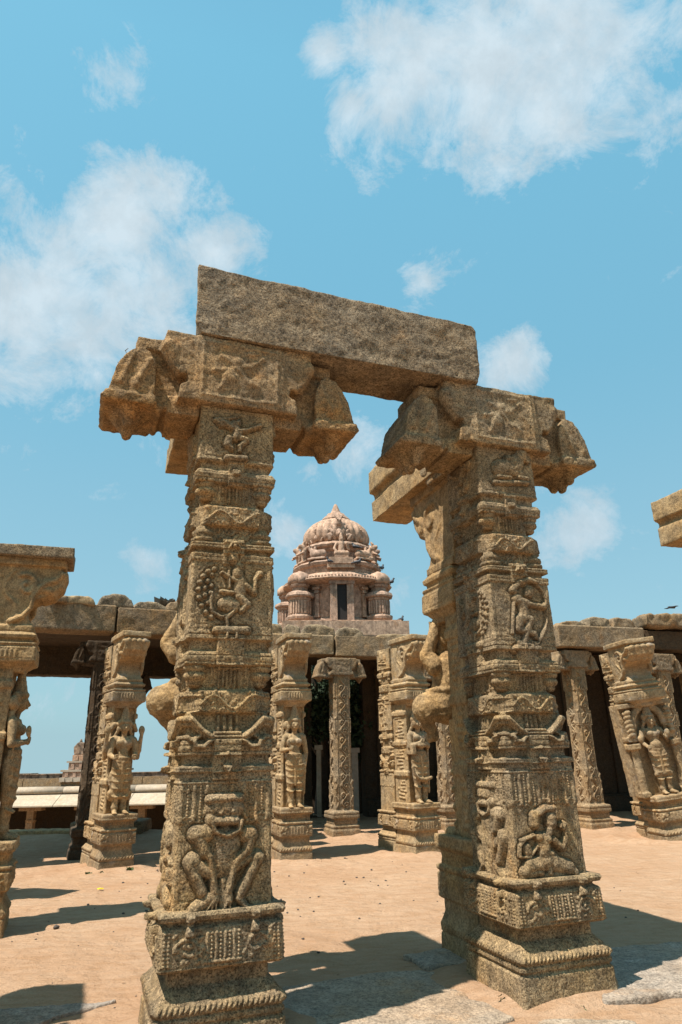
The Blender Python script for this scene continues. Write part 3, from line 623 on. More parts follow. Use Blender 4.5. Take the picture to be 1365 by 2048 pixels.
def statue_unit(kind, mat, parent, voxel=.012, seed=0, loc=(0, 0, 0), rz=0, zs=1.0, wide=1.0, figlabel=None, fw=1.0):
    c = unit_canvases(3); k = dict(loc=loc, rz=rz, scale=(wide, 1, zs))
    if 'ped' not in _UC:
        V, F, K, cap = wrap(levels(-.10, .785, .008), UPW, [(0, .012), (1, .012)], (c,) * 4, (90, 60, 30, 60), aspect=1.25, rough=((40, .0025, 2), (9, .008, 3)), seed=4); _UC['ped'] = submesh('pedestal', V, F, cap)
        V, F, K, cap = wrap(levels(2.36, 2.79, .007), ABW, [(0, .012), (3, .012)], (c,) * 4, (90, 50, 30, 50), aspect=1.15, rough=((40, .002, 2), (9, .006, 3)), seed=5); _UC['aba'] = submesh('abacus', V, F, cap)
        _UC['vol'] = sculpt('volute_bracket', volute_bm(), .011, 2, ((40, .003, 2), (8, .009, 3)), 6)
        bm = bmesh.new(); b_box(bm, -.185, .185, -.09, .34, .77, 2.40)
        rnd = random.Random(5)
        for s in (-1, 1):
            for z in np.arange(.85, 2.35, .055): b_cap(bm, (s * .185, rnd.uniform(-.02, .05), z), (s * .185, rnd.uniform(.1, .26), z + rnd.uniform(-.02, .02)), .016)
            b_cap(bm, (s * .17, -.09, .8), (s * .17, -.09, 2.38), .02); b_cap(bm, (s * .17, .30, .8), (s * .17, .30, 2.38), .022)
            for z in (1.2, 1.25, 1.7, 1.74, 2.2, 2.24): b_box(bm, min(s * .15, s * .215), max(s * .15, s * .215), -.12, .34, z, z + .03)
        _UC['slab'] = sculpt('backing_slab', bm, .011, 1, ((40, .003, 2), (8, .007, 3)), 8)
    link('pedestal_block', _UC['ped'], mat, parent, **k)
    if kind == 'niche':
        bm = bmesh.new(); b_box(bm, -.36, .36, .02, .36, .77, 2.42)
        for s in (-1, 1):
            b_cap(bm, (s * .30, -.08, .8), (s * .30, -.08, 1.62), .055); b_box(bm, s * .30 - .075, s * .30 + .075, -.17, .1, 1.60, 1.70); b_box(bm, s * .30 - .06, s * .30 + .06, -.15, .1, .77, .86)
            b_box(bm, s * .29 - .08, s * .29 + .08, -.12, .1, 1.74, 1.82)
            for a in range(7):
                t = R(a * 15); t2 = R(a * 15 + 15); b_cap(bm, (s * (.24 * math.cos(t)), -.06, 1.98 + .36 * math.sin(t)), (s * .24 * math.cos(t2), -.06, 1.98 + .36 * math.sin(t2)), .06)
            for z in (1.84, 1.92, 2.0, 2.08, 2.16, 2.24): b_cap(bm, (s * .31, -.10, z), (s * .29, -.13, z + .02), .045)
            b_cap(bm, (s * .25, -.03, 1.68), (s * .24, -.06, 1.98), .045)
        b_box(bm, -.36, .36, -.16, .3, 2.34, 2.42); b_cap(bm, (-.05, -.16, 2.38), (.05, -.16, 2.38), .06); b_cap(bm, (0, -.17, 2.44), (0, -.15, 2.5), .05, .03)
        link('niche', sculpt('niche', bm, .012, 1, ((40, .004, 2), (8, .007, 3)), 3), mat, parent, **k)
    elif kind == 'dwarf': link('backing_slab', _UC['slab'], mat, parent, loc=(loc[0], loc[1] - .10, loc[2]), rz=rz, scale=(.72, .68, zs))
    else: link('backing_slab', _UC['slab'], mat, parent, **k)
    link('abacus', _UC['aba'], mat, parent, **k)
    link('volute_bracket', _UC['vol'], mat, parent, **k)
    bm = figure_bm(kind)
    sl = bm
    me = sculpt('carved_figure', sl, voxel * .85, 1, ((50, .003, 2), (22, .006, 2), (9, .014, 3)) if kind == 'dwarf' else ((50, .002, 2), (14, .004, 2)), seed)
    k['scale'] = (wide * fw, 1, zs)
    if kind == 'niche': k['loc'] = (loc[0], loc[1] + .07, loc[2] + .02)
    if fw > 1.4: k['loc'] = (loc[0], loc[1], loc[2] + .05)
    link('carved_figure', me, mat, parent, label=figlabel, **k)

# ------------------------------------------------------------------ slender column of the hall, scrollwork up the front
_HC = {}
def hall_column(name, loc, rz, mat, label, group, h=3.2, arms=True, dark=False, capz=.68):
    r = empty(name, loc, rz, label=label, cat='column', group=group)
    if 'c' not in _HC:
        W = [(-.08, .31), (.12, .30), (.14, .285), (.20, .285), (.22, .255), (.33, .25), (.34, .285), (.36, .29), (.45, .29), (.47, .275), (.475, .225), (.50, .205), (1.15, .20), (1.2, .19), (3.23, .185)]
        C = [(-.08, .012), (1.05, .012), (1.12, .06), (2.0, .06), (2.02, .012), (2.3, .012), (2.34, .06), (2.72, .06), (2.74, .012), (3.23, .012)]
        c = Canvas(.35, -.05, 3.3, .006); rnd = random.Random(2)
        pts = [(.055 * math.sin(z * 17.5), z) for z in np.arange(.56, 3.12, .02)]; c.line(pts, .014, .026)
        for k, z in enumerate(np.arange(.60, 3.1, .18)):
            s = 1 if k % 2 else -1
            for a in range(10):
                t = a * .7; rr = .05 - a * .004; c.cap(-s * .03 + rr * math.cos(t), z + rr * math.sin(t), -s * .03 + rr * math.cos(t + .7), z + rr * math.sin(t + .7), .012, .022)
            c.cap(s * .085, z, s * .085, z + .02, .018, .010)
        for s in (-1, 1): c.box(s * .125 - .008, s * .125 + .008, .5, 3.2, .010); c.box(s * .155 - .006, s * .155 + .006, .5, 3.2, -.012)
        for z in (.41, .24, .16): c.groove(-.3, .3, z, z, .012, .01)
        for z in (2.04, 2.27, 2.70): c.groove(-.2, .2, z, z, .012, .008)
        for s in (-1, 1):
            c.line([(s * .18, .9), (s * .15, 1.0), (s * .19, 1.06)], .018, .014); c.line([(s * .17, .55), (s * .12, .65), (s * .18, .75)], .018, .014)
        V, F, K, cap = wrap(levels(-.08, 3.23, .010), W, C, (c,) * 4, (64, 48, 30, 48), rough=((40, .002, 2), (9, .005, 3)), seed=9); _HC['c'] = submesh('shaft', V, F, cap)
        _HC['k'] = cross_capital('capital', .022, 3, True, .85)
    link('shaft', _HC['c'], mat, r, scale=(1, 1, h / 3.2))
    link('capital', _HC['k'], mat, r, loc=(0, 0, h - 4.065 * capz), scale=(.60, .66, capz))
    return r
# ================================================================== near gateway
YAW = math.atan2(.344, .939)
LC, RC = (-.855, 4.85), (1.335, 5.67)
GP = 'carved granite pillars standing in the open court'
pl = empty('carved_pillar', (*LC, 0), YAW, label='tall near pillar with squatting beast relief, holding up the left end of the lintel', cat='pillar')
shaft_parts([('squatting_beast', ('relief_figure', 'squatting bulging-eyed beast with garland round its neck')), ('peacock_rider', ('relief_figure', 'deity riding a peacock')), ('flying_dancer', ('relief_figure', 'small running figure with club'))],
            [('seated_lady', 0), ('archer', 0), ('seated_bull', -.05)], MG, 11, pl)
CAPM = cross_capital('bracket_capital', .0115, 21)
link('bracket_capital', CAPM, MC, pl)
statue_unit('dwarf', MW, pl, .010, 31, loc=(0, .78, 0), rz=math.pi, zs=1.165, wide=.73, fw=1.55, figlabel='stout crouching bearer with round belly')
pr = empty('carved_pillar', (*RC, 0), YAW, label='tall near pillar with seated lady and archer reliefs, under the right end of the lintel', cat='pillar')
shaft_parts([('seated_lady', ('relief_figure', 'seated lady playing with raised hand')), ('archer', ('relief_figure', 'standing archer drawing a long bow')), ('seated_bull', ('relief_figure', 'reclining humped bull'))],
            [('squatting_beast', 0), ('peacock_rider', 0), ('flying_dancer', 0)], MG, 12, pr)
link('bracket_capital', CAPM, MG, pr)
statue_unit('dwarf', MW, pr, .010, 31, loc=(0, .78, 0), rz=math.pi, zs=1.165, wide=.73, fw=1.28, figlabel='stout crouching bearer with round belly')

# the great lintel across both
def tp(c):
    return Vector((c.x, c.y, c.z))
bm = bmesh.new(); b_prism(bm, [(-.36, 4.626), (.17, 4.626), (.20, 4.66), (.21, 5.0), (.44, 5.03), (.45, 5.255), (-.36, 5.255)], -.37, 2.11, 'x')  # unseen upper rear ledge added to widen the lintel's cast shadow
bm_l = sculpt('lintel', bm, .018, 1, ((38, .0045, 2), (7, .013, 3), (1.6, .017, 2)), 41)
P = co(bm_l); k = (P[:, 0] + .37) / 2.48
P[:, 2] -= .045 * k * np.clip((P[:, 2] - 4.63) / .6, 0, 1); P[:, 0] += np.where(P[:, 0] < .3, .22 * (P[:, 1] + .36), 0) * np.clip((.3 - P[:, 0]) / .5, 0, 1)
for (cx, cy, cz, r, d) in ((-.37, -.36, 4.63, .10, .05), (2.11, -.36, 5.2, .05, .02), (-.37, .19, 5.25, .14, .07), (.6, -.36, 5.25, .09, .03), (1.4, -.36, 5.25, .12, .025), (2.11, -.36, 4.63, .08, .03)):
    q = np.array([cx, cy, cz]); D = np.linalg.norm(P - q, axis=1); w = np.clip(1 - D / r, 0, 1)[:, None]; P += (np.array([.87, -.08, 4.94]) - q)[None] / 1.3 * w * d
setco(bm_l, P)
link('stone_lintel', bm_l, MB_, None, (*LC, 0), YAW, label='long rough granite lintel lying across the two tall near pillars, topmost against the sky', cat='lintel')
# grooved cornice stones on the rear brackets
sl = rough_block('cornice_stone', -.38, .10, .45, 1.28, 4.12, 4.74, .018, .012, 42, groove=True)
link('cornice_stone', sl, MW, None, (*LC, 0), YAW, label='grooved cornice stone behind the left near pillar, only its edge showing under the capital', cat='cornice stone')
sr = rough_block('cornice_stone', -.27, .18, .36, 2.10, 4.14, 4.76, .018, .012, 43, groove=True)
P = co(sr); D = np.hypot(P[:, 1] - .36, P[:, 2] - 4.76); w = np.clip(1 - D / .55, 0, 1); P[:, 1] += w * .16; P[:, 2] -= w * .06; setco(sr, P)
link('cornice_stone', sr, MW, None, (*RC, 0), YAW, label='grooved cornice stone slanting away under the left arm of the right near capital', cat='cornice stone')
# small dry twigs on the left capital
def twig(loc, label, pts, sc=1):
    bm = bmesh.new()
    for q in pts:
        for a, b in zip(q[:-1], q[1:]): b_cap(bm, Vector(a) * sc, Vector(b) * sc, .0035 * sc, .002 * sc, seg=6)
    return link('dry_twig', bm_mesh('dry_twig', bm), TW, None, loc, label=label, cat='twig')
TW = flat('dry_twig', (.12, .09, .06))
M0 = Matrix.Rotation(YAW, 4, 'Z')
def inL(b, a, z, c=LC):
    v = M0 @ Vector((b, a, z)); return (v.x + c[0], v.y + c[1], v.z)
twig(inL(-.80, -.12, 4.42), 'thin dry twig sprouting from the left end of the left near capital', [[(0, 0, -.03), (-.02, 0, .04), (-.05, 0, .10), (-.03, 0, .12)], [(0, 0, 0), (-.06, 0, -.01), (-.10, .0, .0)]])

# ================================================================== pillars bearing statues
GS = 'statue pillars ringed round the open court'
def statue_pillar(loc, rz, kind, mat, label, figlabel, wide=1.0, zs=1.0, seed=0, rear=True, tilt=(0, 0), cat='pillar', uloc=(0, -.42, 0), fw=1.0):
    r = empty('statue_pillar', (*loc, 0), rz, tilt, label=label, cat=cat, group=GS)
    statue_unit(kind, mat, r, .0125, seed, loc=uloc, zs=zs, wide=wide, figlabel=figlabel, fw=fw)
    if rear:
        for nm, me in REAR: link(nm, me, mat, r, loc=(0, .16, 0), scale=(.74, .80, .845 * zs))
    return r
# one medium-fine plain rear shaft shared by all of them
tmp = empty('t'); shaft_parts([], [('archer', 0), ('seated_bull', 0)], MT, 77, tmp, fine=.6)
REAR = []
for ch in kids(tmp):
    REAR.append((ch.name.split('.')[0], ch.data)); bpy.data.objects.remove(ch)
bpy.data.objects.remove(tmp)
statue_pillar((-3.87, 12.0), R(31), 'four_arm', MT, 'weathered statue pillar with a four-armed crowned figure, left of the tall near pillar', 'crowned four-armed figure standing frontally', seed=1)
statue_pillar((-1.05, 12.62), R(18), 'lady', MT, 'statue pillar with a tall-crowned lady, just right of the left near pillar', 'crowned standing lady holding a bud', seed=2)
statue_pillar((.98, 13.0), R(27), 'heads', MT, 'statue pillar with a many-headed figure folding its hands, left of the right near pillar', 'many-headed figure with folded hands and scarf', seed=3, wide=1.0)
statue_pillar((5.86, 13.95), R(6), 'niche', MT, 'leaning statue pillar with a bearded figure under a carved arch, at the right', 'bearded figure with tall cap in an arched niche', seed=4, wide=1.35, fw=.80, tilt=(0, R(-6.2)))
fl = statue_pillar((-4.15, 7.52), R(110), 'lady', MW, 'dark statue pillar cut by the left edge of the photo, seen from its side', 'figure seen from the side', seed=5, zs=1.06, wide=1.1)
link('top_slab', rough_block('top_slab', -.32, .32, -1.0, .5, 3.775, 3.90, .02, .008, 44), MB_, fl)
# their neighbours just outside the view, whose shadows lie on the sand
n1 = statue_pillar((-5.75, 8.95), R(70), 'lady', MT, 'statue pillar out of frame on the far left side of the court', None, seed=2)
n2 = statue_pillar((-3.42, 4.0), R(200), 'lady', MT, 'statue pillar out of frame beside the left near pillar', None, seed=2, zs=1.1)
# stone seen at the right edge with the pillar that bears it
nr = copy_tree(pr); nr.location = (5.25, 6.95, 0); nr['label'] = 'granite pillar beyond the right edge, bearing the cornice stone'
nr_s = rough_block('cornice_stone', -.25, .2, .36, 2.10, 4.14, 4.76, .02, .012, 46, groove=True)
link('cornice_stone', nr_s, MW, None, (5.25, 6.95, 0), YAW, label='grooved stone end jutting in from the right edge against the sky', cat='cornice stone')

# ================================================================== ruined hall behind
HL = math.atan2(.40, .92)
GL = 'slender columns of the long hall'
hall_column('hall_column', (-4.50, 12.95, 0), HL, MD, 'shaded hall column right behind the four-armed statue pillar', GL, 3.28)  # roof shade comes from this column's darkened stone colour
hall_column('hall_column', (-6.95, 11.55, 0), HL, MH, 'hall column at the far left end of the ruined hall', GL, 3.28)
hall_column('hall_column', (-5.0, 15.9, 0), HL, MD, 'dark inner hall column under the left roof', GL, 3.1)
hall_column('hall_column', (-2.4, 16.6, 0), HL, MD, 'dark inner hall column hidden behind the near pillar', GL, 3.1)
hall_column('hall_column', (-.12, 15.42, 0), R(20), MH, 'slim hall column with scrollwork in the middle of the view, below the pink tower', GL, 3.2)
hall_column('hall_column', (2.28, 16.35, 0), R(18), MH, 'hall column glimpsed between the many-headed statue pillar and the right near pillar', GL, 3.2)
hall_column('hall_column', (5.12, 15.6, 0), R(22), MH, 'hall column with round vine scrolls directly right of the right near pillar', GL, 3.28)
hall_column('hall_column', (7.15, 15.9, 0), R(22), MH, 'hall column behind the leaning statue pillar with a bell-shaped bracket end', GL, 3.2)
def hall_lintel(x0, y0, x1, y1, z0, z1, mat, label, d=.5, seed=0, amp=.012):
    L = math.hypot(x1 - x0, y1 - y0); a = math.atan2(y1 - y0, x1 - x0)
    return link('hall_lintel', rough_block('hall_lintel', 0.012, L - .012, 0, d, z0, z1, .028, amp, seed), mat, None, (x0, y0, 0), a, label=label, cat='lintel', group='lintels on the hall front')
hall_lintel(-7.2, 10.55, -4.05, 12.08, 3.70, 4.19, MH, 'grey hall lintel between the left edge pillar and the joint above the four-armed statue', seed=51)
hall_lintel(-4.05, 12.08, -1.9, 13.0, 3.69, 4.16, MC, 'rusty brown hall lintel between the joint and the left near pillar', seed=52)
hall_lintel(-2.6, 15.02, -.20, 15.72, 3.71, 4.17, MH, 'grey hall lintel left of the joint under the pink tower', seed=53)
hall_lintel(-.20, 15.72, 1.72, 16.22, 3.68, 4.15, MH, 'long grey hall lintel right of the joint under the pink tower', seed=54)
hall_lintel(1.72, 16.22, 4.4, 16.9, 3.69, 4.16, MH, 'hall lintel end beside the cornice of the right near pillar', seed=55)
hall_lintel(4.74, 15.12, 6.95, 15.80, 3.70, 4.20, MH, 'hall lintel with a pale lit end, right of the right near pillar', seed=56)
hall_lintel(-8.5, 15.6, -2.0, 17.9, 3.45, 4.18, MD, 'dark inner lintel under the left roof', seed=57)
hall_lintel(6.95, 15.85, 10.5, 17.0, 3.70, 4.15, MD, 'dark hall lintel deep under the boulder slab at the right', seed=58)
def slab(name, pts, z0, z1, mat, label, cat, voxel=.05, amp=.03, seed=0, **k):
    bm = bmesh.new(); A = [bm.verts.new((x, y, z0)) for x, y in pts]; B = [bm.verts.new((x, y, z1)) for x, y in pts]
    n = len(pts); f = [bm.faces.new(A), bm.faces.new(B[::-1])]
    for i in range(n): j = (i + 1) % n; f.append(bm.faces.new((A[j], A[i], B[i], B[j])))
    bmesh.ops.recalc_face_normals(bm, faces=f)
    return link(name, sculpt(name, bm, voxel, 1, ((12, amp * .3, 2), (3, amp, 3)), seed), mat, None, label=label, cat=cat, **k)
slab('roofing_slab', [(-8.5, 11.0), (-2.0, 13.7), (-2.9, 17.9), (-9.6, 16.2)], 4.10, 4.28, MD, 'shade-painted stone roof slabs over the left part of the hall', 'roof slab', .06)
slab('roofing_slab', [(-2.7, 15.6), (4.2, 17.3), (3.6, 20.6), (-3.4, 20.0)], 4.02, 4.26, MD, 'shade-painted stone roof slabs over the middle of the hall', 'roof slab', .06)
slab('roofing_slab', [(5.1, 15.9), (11.5, 17.6), (10.5, 21.0), (4.6, 20.6)], 4.13, 4.30, MD, 'shade-painted stone roof slabs over the right of the hall', 'roof slab', .06)
slab('boulder_slab', [(7.0, 15.7), (8.2, 16.0), (11.2, 16.8), (11.0, 18.6), (7.1, 17.8)], 4.22, 4.52, MH, 'humped boulder slab roofing the hall at the right edge', 'roof slab', .05, .09, 62)
# enclosing walls of the sanctuary, most with deep shade put into their colour
def wall(x0, y0, x1, y1, z0, z1, mat, label, d=.6, name='sanctuary_wall', cat='wall', pil=True):
    L = math.hypot(x1 - x0, y1 - y0); a = math.atan2(y1 - y0, x1 - x0); r = empty(name, (x0, y0, 0), a, label=label, cat=cat)
    bm = bmesh.new(); b_box(bm, 0, L, 0, d, z0, z1); link('wall_face', bm_mesh('wall_face', bm), mat, r)
    if pil:
        x = .5
        while x < L - .3:
            bm = bmesh.new(); b_box(bm, x - .14, x + .14, -.10, -.002, .45, z1 - .5); b_box(bm, x - .19, x + .19, -.13, -.002, z1 - .5, z1 - .3); b_box(bm, x - .17, x + .17, -.12, -.002, 1.7, 1.8)
            link('pilaster', bm_mesh('pilaster', bm), mat, r); x += 1.25
        bm = bmesh.new(); b_box(bm, 0, L, -.22, -.003, .02, .40); b_box(bm, 0, L, -.16, -.003, .402, .44); link('plinth', bm_mesh('plinth', bm), mat, r)
    return r
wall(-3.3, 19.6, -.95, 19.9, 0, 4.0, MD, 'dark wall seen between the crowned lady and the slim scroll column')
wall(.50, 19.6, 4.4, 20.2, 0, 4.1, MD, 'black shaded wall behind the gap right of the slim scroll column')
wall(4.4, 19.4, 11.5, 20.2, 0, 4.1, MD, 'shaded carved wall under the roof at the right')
wall(8.6, 17.2, 10.5, 17.5, 0, 3.6, MH, 'brownish carved wall beside the leaning statue pillar at the right edge', pil=True)
# loose stones lying on top of the lintels
GR = 'loose stones lying on the hall lintels'
def rubble(x, y, z, w, d, h, rz, label, mat, seed):
    bm = bmesh.new(); rnd = random.Random(seed)
    pts = [(-w / 2, 0), (-w * .42, h * .8), (-w * rnd.uniform(.1, .3), h), (w * rnd.uniform(.15, .35), h * rnd.uniform(.85, 1)), (w * .46, h * rnd.uniform(.4, .8)), (w / 2, 0)]
    b_prism(bm, pts, -d / 2, d / 2, 'y')
    link('loose_stone', sculpt('loose_stone', bm, .03, 1, ((14, .012, 2), (4, .035, 3)), seed), mat, None, (x, y, z), rz, label=label, cat='stone', group=GR)
for a in ((-5.0, 11.75, 4.16, .35, .5, .13, HL, 'small flat stone on the hall roof beside the left edge bracket', MH, 71), (-4.72, 12.0, 4.16, .50, .5, .16, HL, 'pale stone left of the dark block on the left hall lintel', MT, 72), (-4.2, 12.35, 4.17, .62, .5, .24, HL, 'dark block above the joint of the left hall lintels', MB_, 73),
          (-3.62, 12.6, 4.14, .66, .5, .17, HL, 'low dark stone in the middle of the rusty lintel', MB_, 74), (-2.95, 12.85, 4.14, .95, .5, .22, HL, 'long flat stone on the rusty lintel touching the left near pillar', MH, 75),
          (-1.62, 15.75, 4.15, .40, .4, .30, .2, 'rough dark stone at the left foot of the pink tower', MB_, 76), (-1.22, 15.85, 4.15, .38, .4, .28, .2, 'second rough dark stone from the left under the pink tower', MB_, 77), (-.62, 15.95, 4.14, .80, .45, .27, .2, 'wide dark stone under the left shrine of the pink tower', MB_, 78),
          (.12, 16.15, 4.13, .66, .4, .26, .2, 'dark wedge stone under the door of the pink tower', MB_, 79), (1.25, 16.45, 4.12, 1.1, .4, .13, .2, 'low pale stones under the right shrine of the pink tower', MT, 80), (2.3, 16.75, 4.14, .9, .4, .12, .2, 'thin flat stone left of the right near pillar', MH, 85),
          (5.2, 15.75, 4.2, .8, .5, .13, .3, 'low stone at the left of the right hall roof', MH, 81), (5.85, 15.95, 4.2, .62, .5, .27, .3, 'dark angular stone on the right hall roof', MB_, 82), (6.45, 16.1, 4.2, .62, .5, .27, .3, 'squared grey block on the right hall roof', MH, 83), (6.0, 16.3, 4.2, .6, .4, .2, .3, 'stone tucked behind the squared grey block', MH, 84)):
    rubble(*a)
# ================================================================== pink stuccoed tower
TX, TY, TZ = -.20, 23.9, 5.55
tw = empty('temple_tower', (TX, TY, TZ), R(6),  label='pink stuccoed temple tower with ribbed dome rising behind the hall', cat='tower')
tw.scale = (.97, .97, 1.13)
def part(name, bm, mat=None, parent=None, smooth=False, rough=None, **k):
    me = bm_mesh(name, bm, smooth)
    return link(name, me, mat or MP, parent or tw, **k)
bm = bmesh.new(); b_box(bm, -2.0, 2.1, -2.3, 3.2, -4.9, -.76); part('wall', bm, MD)
bm = bmesh.new(); b_box(bm, -2.05, 2.15, -2.35, 2.1, -.75, .02); b_box(bm, -1.85, 1.95, -2.1, 2.0, .021, .09); part('plinth', bm)
NS = 16
def ring(bm, prof_, seg=NS, **k): b_lathe(bm, prof_, seg, ph=.5, **k)
bm = bmesh.new(); ring(bm, [(1.56, .09), (1.62, .10), (1.62, .17), (1.50, .20), (1.50, .24), (1.42, .30), (1.42, 1.22), (1.48, 1.25), (1.48, 1.32), (1.58, 1.36)]); part('drum', bm)
for j in range(NS):  # pilasters on the drum
    t = 2 * math.pi * (j) / NS - math.pi / 2 + math.pi / NS * 1.0
    M = Matrix.Rotation(t, 4, 'Z')
    bm = bmesh.new(); b_box(bm, 1.40, 1.50, -.075, .075, .31, 1.02, M); b_box(bm, 1.38, 1.54, -.10, .10, 1.03, 1.08, M); b_box(bm, 1.38, 1.52, -.085, .085, 1.085, 1.13, M); b_box(bm, 1.38, 1.57, -.14, .14, 1.135, 1.21, M); b_box(bm, 1.39, 1.53, -.10, .10, .305, .36, M)
    part('pilaster', bm)
bm = bmesh.new(); ring(bm, [(1.50, 1.30), (1.90, 1.33), (2.0, 1.36), (2.02, 1.39), (1.99, 1.42), (1.94, 1.425), (1.86, 1.50), (1.72, 1.59), (1.56, 1.64), (1.50, 1.65), (1.50, 1.78)])
for j in range(104):
    t = 2 * math.pi * j / 104; M = Matrix.Rotation(t, 4, 'Z'); b_box(bm, 1.90, 1.97, -.030, .030, 1.43, 1.475, M)
part('cornice', bm)
dr = empty('doorway', (0, 0, 0)); dr.parent = tw
bm = bmesh.new()
for s in (-1, 1): b_box(bm, s * .31 - .12 if s > 0 else -.43, s * .31 + .12 if s > 0 else -.19, -1.72, -1.40, .09, 1.22)
bm.free(); 
for s in (-1, 1):
    bm = bmesh.new(); b_box(bm, min(s * .17, s * .40), max(s * .17, s * .40), -1.76, -1.36, .09, 1.21); part('jamb', bm, None, dr)
bm = bmesh.new(); b_box(bm, -.44, .44, -1.79, -1.36, 1.215, 1.33); b_box(bm, -.50, .50, -1.84, -1.36, 1.335, 1.39); part('door_head', bm, None, dr)
bm = bmesh.new(); b_box(bm, -.165, .165, -1.70, -1.43, .095, 1.205); part('painted_door_shade', bm, flat('painted_door_shade', (.012, .008, .006)), dr)  # solid black block painted as the shade inside the doorway
# corner shrines
def shrine(x, y, rz, k=1.0):
    sh = empty('corner_shrine', (x, y, .09), rz); sh.parent = tw; sh.scale = (k, k, k)
    bm = bmesh.new(); b_lathe(bm, [(.36, 0), (.36, .10), (.47, .13), (.49, .20), (.47, .24), (.38, .27), (.36, .30), (.36, .70), (.40, .73), (.40, .78)], 8, ph=.5); part('shrine_body', bm, None, sh)
    bm = bmesh.new()
    for j in range(8):
        M = Matrix.Rotation(2 * math.pi * j / 8, 4, 'Z')
        for w in (-.11, .0, .11): b_box(bm, .33, .375, w - .028, w + .028, .31, .69, M)
    part('colonnettes', bm, None, sh)
    bm = bmesh.new(); b_lathe(bm, [(.38, .78), (.50, .80), (.52, .84), (.48, .92), (.36, .97), (.28, .99), (.28, 1.10), (.34, 1.12), (.37, 1.18), (.34, 1.20)], 8, ph=.5); part('shrine_cornice', bm, None, sh)
    bm = bmesh.new(); b_lathe(bm, [(.31, 1.20), (.375, 1.27), (.39, 1.36), (.35, 1.47), (.25, 1.55), (.10, 1.60), (.05, 1.63)], 24, ribs=8, amp=.07)
    for j in range(4):
        M = Matrix.Rotation(math.pi / 2 * j, 4, 'Z'); b_box(bm, .28, .41, -.12, .12, 1.21, 1.42, M)
    part('shrine_dome', bm, None, sh, True)
shrine(-1.42, -1.15, R(8)); shrine(1.36, -1.15, R(-6)); shrine(-1.80, .4, R(30), .95); shrine(1.62, .9, R(30), .95)
bm = bmesh.new(); ring(bm, [(1.45, 1.75), (1.52, 1.79), (1.52, 1.84), (1.62, 1.88), (1.66, 1.96), (1.60, 2.02), (1.40, 2.06), (1.3, 2.08)]); part('ledge', bm)
bm = bmesh.new(); ring(bm, [(1.12, 2.05), (1.12, 2.38), (1.20, 2.42), (1.24, 2.48), (1.34, 2.52), (1.37, 2.58), (1.33, 2.64), (1.18, 2.70), (1.05, 2.72)]); part('neck', bm)
bm = bmesh.new()
P = [(1.0, 2.70), (1.10, 2.80), (1.155, 2.93), (1.16, 3.05), (1.12, 3.18), (1.03, 3.32), (.90, 3.44), (.74, 3.54), (.58, 3.61), (.46, 3.65)]
b_lathe(bm, P, 192, ribs=24, amp=.085); part('ribbed_dome', bm, None, None, True)
bm = bmesh.new(); b_lathe(bm, [(.40, 3.62), (.53, 3.64), (.50, 3.70), (.40, 3.79), (.34, 3.84), (.30, 3.90), (.20, 3.94), (.17, 3.98), (.135, 4.06), (.085, 4.17), (.055, 4.24), (.02, 4.27)], 40, ribs=8, amp=.10); part('finial', bm, None, None, True)
def tower_fig(name, loc, t, kind, s=1.0):
    bm = bmesh.new()
    if kind == 'seated':
        b_box(bm, -.16, .16, -.10, .12, 0, .05); b_cap(bm, (-.13, -.06, .09), (.13, -.06, .09), .055); b_cap(bm, (0, 0, .12), (0, 0, .30), .085, .07); b_cap(bm, (-.10, 0, .31), (.10, 0, .31), .04)
        b_cap(bm, (0, -.01, .40), (0, -.01, .43), .058, .05); b_cap(bm, (0, 0, .46), (0, 0, .53), .045, .02)
        for q in (-1, 1): b_cap(bm, (q * .12, 0, .30), (q * .17, -.03, .19), .032); b_cap(bm, (q * .17, -.03, .19), (q * .13, -.08, .14 if q < 0 else .30), .028)
    elif kind == 'bull':
        b_box(bm, -.24, .24, -.1, .1, 0, .04); b_cap(bm, (-.15, 0, .13), (.10, 0, .13), .095, .10); b_cap(bm, (.10, 0, .16), (.20, -.02, .26), .07, .05); b_cap(bm, (.20, -.04, .29), (.25, -.10, .26), .05, .03)
        for q in (-1, 1): b_cap(bm, (.2, q * .04 - .03, .33), (.22, q * .08 - .03, .38), .018)
        b_cap(bm, (.06, 0, .25), (.06, 0, .27), .04); b_cap(bm, (.12, -.07, .06), (.22, -.08, .05), .035)
    elif kind == 'lion':
        b_cap(bm, (0, .02, .05), (0, 0, .30), .075, .085); b_cap(bm, (0, -.04, .36), (0, -.10, .38), .07, .05); b_cap(bm, (0, -.02, .44), (0, .02, .50), .04, .02)
        for q in (-1, 1): b_cap(bm, (q * .05, -.04, .25), (q * .08, -.15, .20), .03, .025); b_cap(bm, (q * .06, 0, .06), (q * .08, -.1, .02), .04, .03)
        b_cap(bm, (0, .08, .1), (0, .14, .30), .025, .015)
    elif kind == 'nasi':  # horseshoe gable with a flared mane and a face
        for k in range(9):
            a = math.pi * k / 8; b_cap(bm, (.20 * math.cos(a), 0, .10 + .20 * math.sin(a)), (.27 * math.cos(a), 0, .12 + .28 * math.sin(a)), .05, .035)
        b_cap(bm, (0, -.02, .13), (0, -.02, .15), .11, .10); b_cap(bm, (0, -.09, .15), (0, -.12, .12), .03)
        b_cap(bm, (0, -.03, .38), (0, -.05, .42), .085, .07)
        for q in (-1, 1): b_cap(bm, (q * .04, -.10, .45), (q * .045, -.11, .45), .02); b_cap(bm, (q * .25, 0, .02), (q * .32, -.02, .10), .05, .03); b_cap(bm, (q * .05, -.02, .50), (q * .12, 0, .58), .03, .015)
        b_cap(bm, (0, -.02, .46), (0, 0, .60), .05, .02)
    me = sculpt(name, bm, .014, 1, ((30, .004, 2),), 3)
    return link(name, me, MP, tw, loc, t, (s, s, s))
